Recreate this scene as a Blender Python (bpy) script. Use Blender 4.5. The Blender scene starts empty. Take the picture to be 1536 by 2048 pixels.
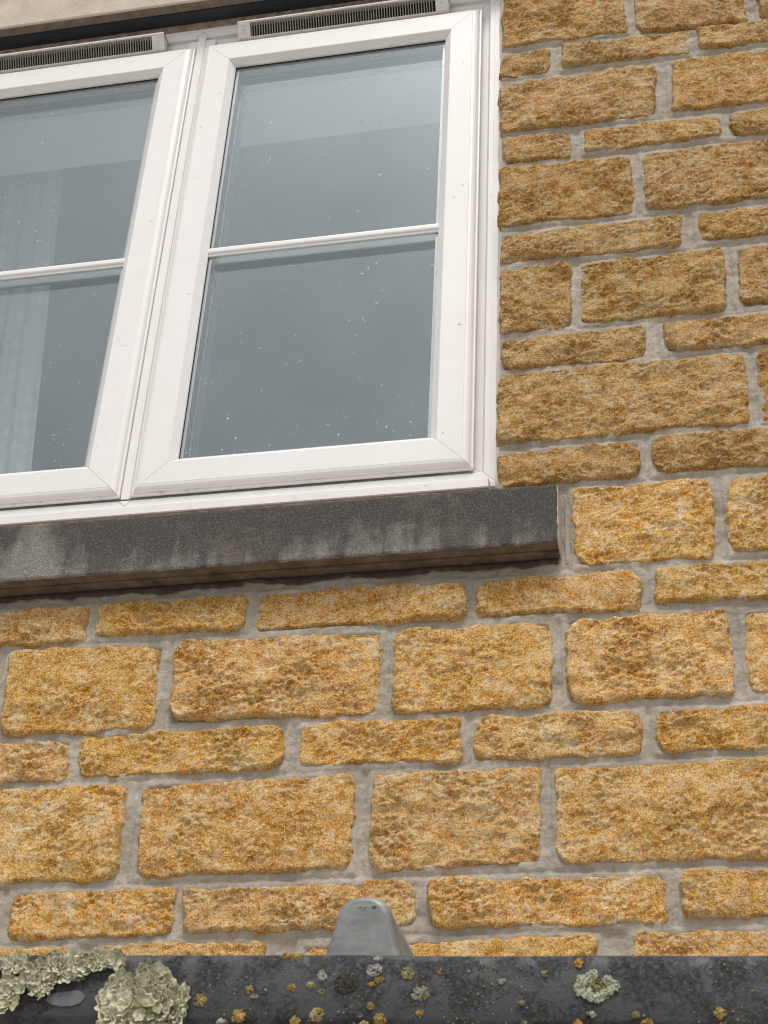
import bpy, math, random
import numpy as np
from mathutils import Matrix, Vector

scene = bpy.context.scene
COL = scene.collection
random.seed(11)
rng = np.random.default_rng(5)

# ------------------------------------------------------------------ camera
cam_data = bpy.data.cameras.new('camera')
cam_data.sensor_width = 36.0
cam_data.lens = 56.25
cam_data.clip_start = 0.02
cam_data.clip_end = 500.0
cam = bpy.data.objects.new('camera', cam_data)
COL.objects.link(cam)
cr, cd, cf = Vector((0.978755, 0.199620, 0.046800)), Vector((-0.074505, 0.558922, -0.825866)), Vector((-0.191017, 0.804834, 0.561920))
m = Matrix.Identity(4)
for i in range(3):
    m[i][0], m[i][1], m[i][2] = cr[i], -cd[i], -cf[i]
CAM_POS = Vector((0.0, -1.955, 1.55))
m.translation = CAM_POS
cam.matrix_world = m
cam_data.dof.use_dof = True
cam_data.dof.focus_distance = 2.6
cam_data.dof.aperture_fstop = 36.0
scene.camera = cam

# ------------------------------------------------------------------ sky and sun (overcast, wet day)
SUN_EL, SUN_AZ = math.radians(62), math.radians(8)      # azimuth from behind the camera, to its right
world = bpy.data.worlds.new('World')
scene.world = world
world.use_nodes = True
wn, wl = world.node_tree.nodes, world.node_tree.links
wn.clear()
sky = wn.new('ShaderNodeTexSky')
sky.sky_type = 'NISHITA'
sky.sun_disc = False
sky.sun_elevation = SUN_EL
sky.sun_rotation = math.radians(180) - SUN_AZ
sky.air_density = 1.0
sky.dust_density = 4.0
sky.ozone_density = 1.0
hsv = wn.new('ShaderNodeHueSaturation')
hsv.inputs['Saturation'].default_value = 0.12
bg = wn.new('ShaderNodeBackground')
bg.inputs['Strength'].default_value = 0.11
wo = wn.new('ShaderNodeOutputWorld')
wl.new(sky.outputs[0], hsv.inputs['Color'])
wtc = wn.new('ShaderNodeTexCoord')
wno = wn.new('ShaderNodeTexNoise'); wno.inputs['Scale'].default_value = 3.2; wno.inputs['Detail'].default_value = 5; wno.inputs['Roughness'].default_value = 0.55
wmr = wn.new('ShaderNodeMapRange'); wmr.inputs['From Min'].default_value = 0.3; wmr.inputs['From Max'].default_value = 0.7; wmr.inputs['To Min'].default_value = 0.80; wmr.inputs['To Max'].default_value = 1.2
wmx = wn.new('ShaderNodeMix'); wmx.data_type = 'RGBA'; wmx.blend_type = 'MULTIPLY'; wmx.inputs[0].default_value = 1.0
wl.new(wtc.outputs['Generated'], wno.inputs['Vector']); wl.new(wno.outputs[0], wmr.inputs['Value'])
wl.new(hsv.outputs[0], wmx.inputs[6]); wl.new(wmr.outputs[0], wmx.inputs[7])
wl.new(wmx.outputs[2], bg.inputs['Color'])
wl.new(bg.outputs[0], wo.inputs['Surface'])

sun_data = bpy.data.lights.new('sun', 'SUN')
sun_data.energy = 1.4
sun_data.angle = math.radians(14)
sun_data.color = (1.0, 0.945, 0.87)
sun = bpy.data.objects.new('sun', sun_data)
COL.objects.link(sun)
to_sun = Vector((math.sin(SUN_AZ) * math.cos(SUN_EL), -math.cos(SUN_AZ) * math.cos(SUN_EL), math.sin(SUN_EL)))
sun.rotation_euler = to_sun.to_track_quat('Z', 'Y').to_euler()
sun.location = (0, -6, 12)

scene.view_settings.view_transform = 'Standard'
scene.view_settings.look = 'None'
scene.view_settings.exposure = 0.48
scene.view_settings.gamma = 1.0
scene.view_settings.use_curve_mapping = False
scene.render.engine = 'CYCLES'
scene.cycles.filter_width = 1.05
scene.cycles.use_denoising = True
scene.cycles.max_bounces = 10
scene.cycles.transparent_max_bounces = 24

# ------------------------------------------------------------------ noise (numpy gradient noise)
_perm = np.random.default_rng(3).permutation(512)
_perm = np.concatenate([_perm, _perm]).astype(np.int64)
_ang = np.random.default_rng(4).uniform(0, 2 * np.pi, 512)
_gx, _gy = np.cos(_ang), np.sin(_ang)

def pn(x, y):
    xi = np.floor(x).astype(np.int64); yi = np.floor(y).astype(np.int64)
    xf = x - xi; yf = y - yi
    u = xf * xf * xf * (xf * (xf * 6 - 15) + 10); v = yf * yf * yf * (yf * (yf * 6 - 15) + 10)
    xi &= 511; yi &= 511
    def g(a, b, dx, dy):
        h = _perm[(_perm[a & 511] + b) & 511]
        return _gx[h] * dx + _gy[h] * dy
    n00 = g(xi, yi, xf, yf); n10 = g(xi + 1, yi, xf - 1, yf)
    n01 = g(xi, yi + 1, xf, yf - 1); n11 = g(xi + 1, yi + 1, xf - 1, yf - 1)
    a = n00 + u * (n10 - n00); b = n01 + u * (n11 - n01)
    return (a + v * (b - a)) * 1.5

# ------------------------------------------------------------------ object helpers
def link(name, me, mat=None, parent=None, loc=None):
    o = bpy.data.objects.new(name, me)
    COL.objects.link(o)
    if mat is not None and me is not None:
        for mm in (mat if isinstance(mat, (list, tuple)) else [mat]):
            me.materials.append(mm)
    if parent is not None:
        o.parent = parent
    if loc is not None:
        o.location = loc
    return o

def tag(o, label, cat, group=None):
    o['label'] = label
    o['category'] = cat
    o['kind'] = 'thing'
    if group:
        o['group'] = group
    return o

def thing(name, label, cat, loc=(0, 0, 0), group=None):
    o = bpy.data.objects.new(name, None)
    o.empty_display_size = 0.05
    COL.objects.link(o)
    o.location = loc
    return tag(o, label, cat, group)

def mesh_np(name, co, quads, smooth=True):
    me = bpy.data.meshes.new(name)
    co = np.asarray(co, np.float32); quads = np.asarray(quads, np.int32)
    k = quads.shape[1]
    me.vertices.add(len(co)); me.vertices.foreach_set('co', co.ravel())
    me.loops.add(quads.size); me.loops.foreach_set('vertex_index', quads.ravel())
    me.polygons.add(len(quads))
    me.polygons.foreach_set('loop_start', np.arange(0, quads.size, k, dtype=np.int32))
    me.polygons.foreach_set('loop_total', np.full(len(quads), k, np.int32))
    me.polygons.foreach_set('use_smooth', np.full(len(quads), smooth, bool))
    me.update(calc_edges=True)
    return me

def grid_quads(nu, nv, off=0):
    i = np.arange(nu * nv).reshape(nv, nu) + off
    return np.stack([i[:-1, :-1], i[:-1, 1:], i[1:, 1:], i[1:, :-1]], -1).reshape(-1, 4)

class MB:
    """collects faces, builds one mesh object"""
    def __init__(s):
        s.v = []; s.f = []; s.mi = []; s.cur = 0
    def face(s, pts):
        n = len(s.v); s.v += [tuple(p) for p in pts]; s.f.append(tuple(range(n, n + len(pts)))); s.mi.append(s.cur)
    def box(s, x0, x1, y0, y1, z0, z1):
        n = len(s.v)
        s.v += [(x0, y0, z0), (x1, y0, z0), (x1, y1, z0), (x0, y1, z0), (x0, y0, z1), (x1, y0, z1), (x1, y1, z1), (x0, y1, z1)]
        for q in ((3, 2, 1, 0), (4, 5, 6, 7), (0, 1, 5, 4), (1, 2, 6, 5), (2, 3, 7, 6), (3, 0, 4, 7)):
            s.f.append(tuple(n + k for k in q)); s.mi.append(s.cur)
    def prism_x(s, prof, x0, x1):
        """closed profile of (y, z), swept along x"""
        n = len(s.v); k = len(prof)
        s.v += [(x0, y, z) for y, z in prof] + [(x1, y, z) for y, z in prof]
        for i in range(k):
            j = (i + 1) % k
            s.f.append((n + i, n + j, n + k + j, n + k + i)); s.mi.append(s.cur)
        s.f.append(tuple(n + i for i in reversed(range(k)))); s.mi.append(s.cur)
        s.f.append(tuple(n + k + i for i in range(k))); s.mi.append(s.cur)
    def ring(s, x0, x1, z0, z1, prof, gap=0.0004):
        """a mitred rectangle of four members; prof = (inward offset, y)"""
        for side in range(4):
            n = len(s.v); k = len(prof)
            for e in (0, 1):
                for d, y in prof:
                    sh = d + gap
                    if side == 0: p = ((x0 + sh) if e == 0 else (x1 - sh), y, z1 - d)
                    elif side == 1: p = (x1 - d, y, (z1 - sh) if e == 0 else (z0 + sh))
                    elif side == 2: p = ((x1 - sh) if e == 0 else (x0 + sh), y, z0 + d)
                    else: p = (x0 + d, y, (z0 + sh) if e == 0 else (z1 - sh))
                    s.v.append(p)
            for i in range(k - 1):
                s.f.append((n + i + 1, n + i, n + k + i, n + k + i + 1)); s.mi.append(s.cur)
    def build(s, name, mat, parent=None, smooth=False, bevel=0.0, loc=None):
        me = bpy.data.meshes.new(name)
        me.from_pydata(s.v, [], s.f)
        if isinstance(mat, (list, tuple)):
            me.polygons.foreach_set('material_index', s.mi)
        if smooth:
            me.polygons.foreach_set('use_smooth', [True] * len(s.f))
        me.update()
        o = link(name, me, mat, parent, loc)
        if bevel:
            b = o.modifiers.new('bevel', 'BEVEL'); b.width = bevel; b.segments = 2; b.limit_method = 'ANGLE'
        return o

# ------------------------------------------------------------------ material helpers
def mat(name):
    mm = bpy.data.materials.new(name); mm.use_nodes = True
    nt = mm.node_tree; nt.nodes.clear()
    out = nt.nodes.new('ShaderNodeOutputMaterial'); b = nt.nodes.new('ShaderNodeBsdfPrincipled')
    nt.links.new(b.outputs[0], out.inputs['Surface'])
    return mm, nt, b

class NT:
    def __init__(s, nt): s.nt = nt
    def node(s, t, **kw):
        n = s.nt.nodes.new(t)
        for k, v in kw.items(): setattr(n, k, v)
        return n
    def link(s, a, b): s.nt.links.new(a, b)
    def coords(s, rand=0.0):
        tc = s.node('ShaderNodeTexCoord')
        if not rand: return tc.outputs['Object']
        oi = s.node('ShaderNodeObjectInfo')
        mu = s.node('ShaderNodeMath', operation='MULTIPLY'); mu.inputs[1].default_value = rand
        s.link(oi.outputs['Random'], mu.inputs[0])
        va = s.node('ShaderNodeVectorMath', operation='ADD')
        s.link(tc.outputs['Object'], va.inputs[0]); s.link(mu.outputs[0], va.inputs[1])
        return va.outputs[0]
    def noise(s, vec, scale, detail=4, rough=0.6, dist=0.0):
        n = s.node('ShaderNodeTexNoise'); n.inputs['Scale'].default_value = scale
        n.inputs['Detail'].default_value = detail; n.inputs['Roughness'].default_value = rough
        n.inputs['Distortion'].default_value = dist
        s.link(vec, n.inputs['Vector']); return n.outputs[0]
    def ramp(s, fac, stops, interp='LINEAR'):
        r = s.node('ShaderNodeValToRGB'); r.color_ramp.interpolation = interp
        e = r.color_ramp.elements
        while len(e) < len(stops): e.new(0.5)
        for k, (p, c) in enumerate(stops):
            e[k].position = p; e[k].color = (c, c, c, 1) if not isinstance(c, tuple) else (*c, 1)
        s.link(fac, r.inputs[0]); return r.outputs[0]
    def mix(s, fac, a, b, mode='MIX'):
        n = s.node('ShaderNodeMix', data_type='RGBA', blend_type=mode)
        for val, idx in ((fac, 0), (a, 6), (b, 7)):
            if isinstance(val, tuple): n.inputs[idx].default_value = (*val, 1)
            elif isinstance(val, (int, float)): n.inputs[idx].default_value = val
            else: s.link(val, n.inputs[idx])
        return n.outputs[2]
    def math(s, op, a, b=0.0, c=None):
        n = s.node('ShaderNodeMath', operation=op)
        for k, val in enumerate((a, b) if c is None else (a, b, c)):
            if isinstance(val, (int, float)): n.inputs[k].default_value = val
            else: s.link(val, n.inputs[k])
        return n.outputs[0]
    def mapping(s, vec, scale):
        mp = s.node('ShaderNodeMapping'); mp.inputs['Scale'].default_value = scale
        s.link(vec, mp.inputs['Vector']); return mp.outputs[0]
    def bump(s, h, dist, bsdf, strength=1.0):
        b = s.node('ShaderNodeBump'); b.inputs['Distance'].default_value = dist; b.inputs['Strength'].default_value = strength
        s.link(h, b.inputs['Height']); s.link(b.outputs[0], bsdf.inputs['Normal'])

def stone_material():
    mm, nt, b = mat('ochre_stone'); t = NT(nt)
    v = t.coords(37.0)
    oi = t.node('ShaderNodeObjectInfo')
    # every block was split along its own grain: turn the stretched noise by a per-block angle
    rot = t.node('ShaderNodeVectorRotate', rotation_type='Y_AXIS'); t.link(v, rot.inputs['Vector'])
    t.link(t.math('MULTIPLY_ADD', t.math('FRACT', t.math('MULTIPLY', oi.outputs['Random'], 5.17)), 0.7, -0.45), rot.inputs['Angle'])
    vs = t.mapping(rot.outputs[0], (0.86, 1.0, 1.12))
    big = t.noise(v, 9, 3, 0.55, 0.5)
    frac = t.noise(vs, 42, 10, 0.80, 0.5)          # one rough fractal from 25 mm down to a grain of sand
    fine = t.noise(vs, 210, 6, 0.78, 0.5)
    grain = t.noise(v, 950, 2, 0.6)
    f = t.math('MULTIPLY_ADD', big, 0.24, t.math('MULTIPLY_ADD', frac, 0.94, t.math('MULTIPLY', fine, 0.82)))   # mean 1.0
    f = t.math('MULTIPLY', f, 0.5)
    base = t.ramp(f, [(0.392, (0.29, 0.112, 0.017)), (0.440, (0.62, 0.305, 0.070)), (0.486, (0.78, 0.465, 0.155)), (0.527, (0.90, 0.63, 0.295)), (0.575, (0.95, 0.81, 0.57))])
    # cream crystalline crust in drifts, and iron-rich orange ones
    fl = t.math('MULTIPLY', t.ramp(t.noise(vs, 130, 7, 0.78, 0.6), [(0.50, 0.0), (0.60, 1.0)]), t.ramp(t.noise(v, 24, 4, 0.65, 0.8), [(0.46, 0.0), (0.64, 1.0)]))
    c1 = t.mix(t.math('MULTIPLY', fl, 0.55), base, (0.93, 0.78, 0.54))
    rust = t.ramp(t.noise(v, 16, 5, 0.65, 0.4), [(0.54, 0.0), (0.72, 0.35)])
    c2 = t.mix(rust, c1, (0.62, 0.325, 0.075))
    blot = t.noise(v, 62, 5, 0.72, 0.5)
    c2 = t.mix(t.ramp(blot, [(0.52, 0.0), (0.64, 0.55)]), c2, (0.97, 0.80, 0.52))
    c2 = t.mix(t.ramp(blot, [(0.36, 0.50), (0.47, 0.0)]), c2, (0.38, 0.17, 0.030))
    # sand grains: pale quartz and dark iron specks at about two millimetres
    grit = t.noise(v, 430, 2, 0.55, 0.3)
    c2 = t.mix(t.ramp(grit, [(0.54, 0.0), (0.66, 0.75)]), c2, (0.98, 0.86, 0.63))
    c2 = t.mix(t.ramp(grit, [(0.32, 0.62), (0.45, 0.0)]), c2, (0.30, 0.125, 0.022))
    h = t.node('ShaderNodeHueSaturation')
    t.link(t.math('MULTIPLY_ADD', oi.outputs['Random'], 0.006, 0.4915), h.inputs['Hue'])
    rs = t.math('FRACT', t.math('MULTIPLY', oi.outputs['Random'], 13.7))
    t.link(t.math('MULTIPLY_ADD', rs, 0.10, 1.12), h.inputs['Saturation'])
    t.link(c2, h.inputs['Color'])
    t.link(t.mix(1.0, h.outputs[0], oi.outputs['Color'], 'MULTIPLY'), b.inputs['Base Color'])
    b.inputs['Roughness'].default_value = 0.8
    hh = t.math('MULTIPLY_ADD', fine, 0.8, t.math('MULTIPLY_ADD', grit, 0.45, t.math('MULTIPLY', frac, 1.6)))
    t.bump(hh, 0.0065, b)
    return mm

def mortar_material():
    mm, nt, b = mat('grey_mortar'); t = NT(nt)
    v = t.coords()
    n1 = t.noise(v, 13, 6, 0.72); n2 = t.noise(v, 160, 5, 0.7); n3 = t.noise(v, 700, 2, 0.6)
    c = t.ramp(n1, [(0.32, (0.262, 0.228, 0.180)), (0.66, (0.475, 0.428, 0.362))])
    c = t.mix(t.ramp(n2, [(0.42, 0.0), (0.72, 0.42)]), c, (0.25, 0.20, 0.155))
    c = t.mix(t.ramp(n3, [(0.6, 0.0), (0.8, 0.4)]), c, (0.50, 0.46, 0.40))
    t.link(c, b.inputs['Base Color']); b.inputs['Roughness'].default_value = 0.9
    t.bump(t.math('MULTIPLY_ADD', n3, 0.3, n2), 0.004, b, 0.8)
    return mm

def upvc_material():
    mm, nt, b = mat('white_upvc'); t = NT(nt)
    v = t.coords()
    n = t.noise(v, 7, 5, 0.65)
    st = t.noise(t.mapping(v, (1, 1, 0.10)), 24, 3, 0.5)
    c = t.ramp(n, [(0.35, (0.690, 0.668, 0.660)), (0.65, (0.725, 0.704, 0.698))])
    c = t.mix(t.ramp(st, [(0.54, 0.0), (0.8, 0.16)]), c, (0.62, 0.58, 0.53))
    t.link(c, b.inputs['Base Color']); b.inputs['Roughness'].default_value = 0.34
    return mm

def simple(name, col, rough=0.6, metal=0.0, var=0.12, scale=40, bump=0.0, bscale=300):
    mm, nt, b = mat(name); t = NT(nt)
    v = t.coords()
    n = t.noise(v, scale, 5, 0.65)
    lo = tuple(x * (1 - var) for x in col); hi = tuple(min(1, x * (1 + var)) for x in col)
    t.link(t.ramp(n, [(0.3, lo), (0.7, hi)]), b.inputs['Base Color'])
    b.inputs['Roughness'].default_value = rough; b.inputs['Metallic'].default_value = metal
    if bump: t.bump(t.noise(v, bscale, 4, 0.6), bump, b)
    return mm

def glass_material(tint=(0.95, 0.97, 0.965)):
    mm = bpy.data.materials.new('window_glass'); mm.use_nodes = True
    nt = mm.node_tree; nt.nodes.clear(); t = NT(nt)
    out = t.node('ShaderNodeOutputMaterial')
    geo = t.node('ShaderNodeNewGeometry')
    dot = t.node('ShaderNodeVectorMath', operation='DOT_PRODUCT')
    t.link(geo.outputs['Incoming'], dot.inputs[0]); t.link(geo.outputs['Normal'], dot.inputs[1])
    k = t.math('SUBTRACT', 1.0, t.math('ABSOLUTE', dot.outputs['Value']))
    F = t.math('MULTIPLY_ADD', t.math('POWER', k, 5.0), 0.87, 0.13)     # both faces of a sheet
    tr = t.node('ShaderNodeBsdfTransparent'); tr.inputs[0].default_value = (*tint, 1)
    gl = t.node('ShaderNodeBsdfGlossy'); gl.inputs['Roughness'].default_value = 0.0
    gl.inputs['Color'].default_value = (0.85, 0.95, 1.0, 1)
    # slight ripple of the sheet
    tc = t.coords()
    bp = t.node('ShaderNodeBump'); bp.inputs['Distance'].default_value = 0.002; bp.inputs['Strength'].default_value = 0.03
    t.link(t.noise(tc, 9, 2, 0.5), bp.inputs['Height']); t.link(bp.outputs[0], gl.inputs['Normal'])
    mx = t.node('ShaderNodeMixShader')
    t.link(F, mx.inputs[0]); t.link(tr.outputs[0], mx.inputs[1]); t.link(gl.outputs[0], mx.inputs[2])
    t.link(mx.outputs[0], out.inputs['Surface'])
    return mm

def water_material():
    mm, nt, b = mat('rain_water')
    b.inputs['Base Color'].default_value = (1, 1, 1, 1); b.inputs['Roughness'].default_value = 0.02
    b.inputs['IOR'].default_value = 1.33; b.inputs['Transmission Weight'].default_value = 0.80
    return mm

def bead_material():
    mm = bpy.data.materials.new('rain_bead'); mm.use_nodes = True
    nt = mm.node_tree; nt.nodes.clear(); t = NT(nt)
    out = t.node('ShaderNodeOutputMaterial')
    tr = t.node('ShaderNodeBsdfTransparent'); tr.inputs[0].default_value = (.985, .985, .985, 1)
    gl = t.node('ShaderNodeBsdfGlossy'); gl.inputs['Roughness'].default_value = 0.03
    fr = t.node('ShaderNodeFresnel'); fr.inputs['IOR'].default_value = 1.33
    mx = t.node('ShaderNodeMixShader'); t.link(fr.outputs[0], mx.inputs[0]); t.link(tr.outputs[0], mx.inputs[1]); t.link(gl.outputs[0], mx.inputs[2])
    t.link(mx.outputs[0], out.inputs['Surface'])
    return mm

def sill_material():
    mm, nt, b = mat('soot_stained_cast_stone'); t = NT(nt)
    v = t.coords()
    sp = t.noise(v, 480, 4, 0.8); md = t.noise(v, 30, 6, 0.75)
    streak = t.noise(t.mapping(v, (1.0, 1.0, 0.16)), 15, 6, 0.68, 0.2)
    broad = t.noise(t.mapping(v, (1.0, 1.0, 0.5)), 5.5, 3, 0.55)
    c = t.ramp(sp, [(0.34, (0.10, 0.090, 0.080)), (0.50, (0.205, 0.190, 0.172)), (0.60, (0.30, 0.28, 0.255)), (0.72, (0.50, 0.47, 0.43))])
    sep = t.node('ShaderNodeSeparateXYZ'); t.link(v, sep.inputs[0])
    # run-off soot hangs from the top edge in soft vertical streaks
    zz = t.math('MULTIPLY_ADD', sep.outputs['Z'], 5.0, t.math('MULTIPLY', sep.outputs['X'], 0.22))
    acc = t.math('ADD', zz, t.math('MULTIPLY_ADD', streak, 1.35, t.math('MULTIPLY_ADD', broad, 1.15, t.math('MULTIPLY', md, 0.8))))
    soot = t.ramp(t.math('MULTIPLY', acc, 0.5), [(0.82, 0.0), (1.15, 0.95)])
    c = t.mix(soot, c, t.mix(t.ramp(sp, [(0.50, 0.0), (0.68, 1.0)]), (0.040, 0.035, 0.031), (0.165, 0.150, 0.138)))
    tan = t.math('MULTIPLY', t.ramp(t.noise(v, 6, 3, 0.5), [(0.58, 0.0), (0.70, 0.22)]), t.ramp(md, [(0.44, 0.0), (0.56, 1.0)]))
    c = t.mix(tan, c, (0.26, 0.215, 0.15))
    t.link(c, b.inputs['Base Color']); b.inputs['Roughness'].default_value = 0.85
    t.bump(sp, 0.0022, b)
    return mm

def gutter_material():
    mm, nt, b = mat('dark_grey_gutter_paint'); t = NT(nt)
    v = t.coords()
    n1 = t.noise(v, 34, 5, 0.7, 0.3); n2 = t.noise(v, 300, 5, 0.75, 0.5); n3 = t.noise(v, 90, 4, 0.6)
    c = t.ramp(n1, [(0.40, (0.042, 0.045, 0.049)), (0.62, (0.058, 0.062, 0.067))])
    grime = t.math('MULTIPLY', t.ramp(n1, [(0.44, 0.0), (0.58, 1.0)]), t.ramp(n2, [(0.40, 0.0), (0.60, 1.0)]))
    c = t.mix(t.math('MULTIPLY', grime, 0.85), c, (0.020, 0.017, 0.015))
    pale = t.math('MULTIPLY', t.ramp(n2, [(0.60, 0.0), (0.74, 1.0)]), t.ramp(n3, [(0.5, 0.0), (0.65, 1.0)]))
    c = t.mix(t.math('MULTIPLY', pale, 0.5), c, (0.15, 0.14, 0.11))
    t.link(c, b.inputs['Base Color'])
    t.link(t.ramp(grime, [(0.0, 0.6), (1.0, 0.9)]), b.inputs['Roughness'])
    t.bump(t.math('MULTIPLY', grime, n2), 0.0016, b)
    return mm

def lichen_material(name, stops, scale=220):
    mm, nt, b = mat(name); t = NT(nt)
    v = t.coords(11.0)
    n = t.math('MULTIPLY_ADD', t.noise(v, scale, 4, 0.65), 0.6, t.math('MULTIPLY', t.noise(v, scale / 6, 3, 0.6), 0.4))
    t.link(t.ramp(n, stops), b.inputs['Base Color']); b.inputs['Roughness'].default_value = 0.9
    t.bump(t.noise(v, 900, 3, 0.6), 0.0008, b)
    return mm

def lead_material():
    mm, nt, b = mat('weathered_grey_metal'); t = NT(nt)
    v = t.coords()
    br = t.noise(t.mapping(v, (0.25, 1, 1.6)), 120, 4, 0.6); bl = t.noise(v, 45, 4, 0.6)
    c = t.ramp(bl, [(0.35, (0.130, 0.136, 0.134)), (0.65, (0.205, 0.212, 0.210))])
    c = t.mix(t.ramp(br, [(0.45, 0.0), (0.75, 0.55)]), c, (0.31, 0.315, 0.312))
    c = t.mix(t.ramp(t.noise(v, 70, 3, 0.6), [(0.62, 0.0), (0.72, 0.5)]), c, (0.16, 0.12, 0.085))
    t.link(c, b.inputs['Base Color']); b.inputs['Roughness'].default_value = 0.5
    b.inputs['Metallic'].default_value = 0.15
    return mm

def curtain_material():
    mm = bpy.data.materials.new('sheer_curtain'); mm.use_nodes = True
    nt = mm.node_tree; nt.nodes.clear(); t = NT(nt)
    out = t.node('ShaderNodeOutputMaterial')
    tc = t.node('ShaderNodeTexCoord')
    vo = t.node('ShaderNodeTexVoronoi', feature='F1'); vo.inputs['Scale'].default_value = 26; vo.inputs['Randomness'].default_value = 0.45
    t.link(tc.outputs['UV'], vo.inputs['Vector'])
    dot = t.ramp(vo.outputs['Distance'], [(0.30, 1.0), (0.42, 0.0)])
    df = t.node('ShaderNodeBsdfDiffuse'); t.link(t.mix(dot, (0.86, 0.88, 0.87), (0.9, 0.9, 0.88)), df.inputs['Color'])
    tl = t.node('ShaderNodeBsdfTranslucent'); tl.inputs['Color'].default_value = (0.7, 0.75, 0.72, 1)
    tp = t.node('ShaderNodeBsdfTransparent')
    m1 = t.node('ShaderNodeMixShader'); m1.inputs[0].default_value = 0.12
    t.link(df.outputs[0], m1.inputs[1]); t.link(tl.outputs[0], m1.inputs[2])
    m2 = t.node('ShaderNodeMixShader'); t.link(t.ramp(dot, [(0.0, 0.48), (1.0, 0.53)]), m2.inputs[0])
    t.link(tp.outputs[0], m2.inputs[1]); t.link(m1.outputs[0], m2.inputs[2])
    t.link(m2.outputs[0], out.inputs['Surface'])
    return mm

STONE = stone_material(); MORTAR = mortar_material(); UPVC = upvc_material(); GLASS = glass_material()
WATER = water_material(); BEAD = bead_material(); SILL = sill_material(); GUTTER = gutter_material(); LEAD = lead_material()
SILL_UNDER = simple('stained_shaded_stone', (0.135, 0.092, 0.055), 0.9, var=0.6, scale=24, bump=0.002)  # brown stain, darkened further for the shade under the sill
SILL_EDGE = simple('pale_stone_edge', (0.42, 0.37, 0.31), 0.9, var=0.3, scale=60, bump=0.002)
LINTEL = simple('pale_cast_stone', (0.475, 0.405, 0.33), 0.88, var=0.14, scale=18, bump=0.0015)
LINTEL_UNDER = simple('shaded_lintel_stone', (0.19, 0.145, 0.11), 0.9, var=0.3, scale=40, bump=0.002)  # lintel stone with the shade of its underside put into the colour
STEEL = simple('dark_steel', (0.016, 0.019, 0.025), 0.42, var=0.3, scale=20)  # near-black tone over the whole lintel plate
RUBBER = simple('black_gasket_rubber', (0.012, 0.012, 0.013), 0.5)
SEALANT = simple('cream_sealant', (0.66, 0.60, 0.51), 0.55, var=0.12, scale=50)
DIRTY_SEAL = simple('brown_dirty_sealant', (0.25, 0.19, 0.15), 0.7, var=0.5, scale=60)
BED = simple('buff_bedding_mortar', (0.36, 0.29, 0.21), 0.9, var=0.4, scale=45, bump=0.003)
PLASTER = simple('white_plaster', (0.87, 0.865, 0.85), 0.8, var=0.03, scale=6)
ROOM = simple('darkened_room', (0.30, 0.30, 0.31), 0.85, var=0.05, scale=3)  # room surfaces darkened so the interior stays dim behind the glass
SPACER = simple('grey_aluminium_spacer', (0.34, 0.35, 0.36), 0.35, metal=0.5, var=0.1)
INNER = simple('dimmed_inner_profile', (0.13, 0.135, 0.135), 0.5)  # white profile greyed to stand for the dim light indoors
GRILLE = simple('grimy_vent_bars', (0.24, 0.225, 0.195), 0.6, var=0.35, scale=50)
VENT = simple('dusty_vent_plastic', (0.60, 0.575, 0.54), 0.5, var=0.12, scale=70)
MESH = simple('black_insect_mesh', (0.012, 0.012, 0.012), 0.8)
SEAM = simple('dirty_weld_seam', (0.17, 0.155, 0.14), 0.8)
GRASS = simple('garden_paving', (0.42, 0.405, 0.375), 0.9, var=0.2, scale=3)
LICHEN = lichen_material('pale_green_lichen', [(0.36, (0.16, 0.155, 0.075)), (0.48, (0.32, 0.315, 0.19)), (0.60, (0.56, 0.55, 0.40))], 130)
LICHEN_RIM = lichen_material('cream_lichen_rim', [(0.36, (0.36, 0.35, 0.22)), (0.6, (0.66, 0.64, 0.48))], 200)
LICHEN_MINT = lichen_material('mint_grey_lichen', [(0.34, (0.15, 0.165, 0.10)), (0.5, (0.34, 0.36, 0.26)), (0.64, (0.50, 0.52, 0.41))], 150)
YELLOW = lichen_material('yellow_lichen', [(0.36, (0.075, 0.05, 0.012)), (0.5, (0.25, 0.165, 0.035)), (0.64, (0.46, 0.36, 0.14))])
ORANGE = lichen_material('orange_lichen', [(0.34, (0.17, 0.08, 0.008)), (0.5, (0.36, 0.18, 0.02)), (0.64, (0.50, 0.32, 0.08))])
OLIVE = lichen_material('olive_lichen', [(0.32, (0.07, 0.065, 0.02)), (0.5, (0.20, 0.18, 0.07)), (0.66, (0.38, 0.34, 0.17))])
GREY = lichen_material('grey_lichen', [(0.32, (0.06, 0.058, 0.045)), (0.5, (0.21, 0.205, 0.175)), (0.66, (0.42, 0.41, 0.37))])
DARKMOSS = lichen_material('dark_moss', [(0.32, (0.014, 0.013, 0.008)), (0.5, (0.04, 0.037, 0.022)), (0.66, (0.10, 0.095, 0.06))])

# ------------------------------------------------------------------ the ground
ground = MB()
ground.face([(-120, -160, 0), (120, -160, 0), (120, 60, 0), (-120, 60, 0)])
g = ground.build('ground', GRASS); g['kind'] = 'structure'

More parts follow.
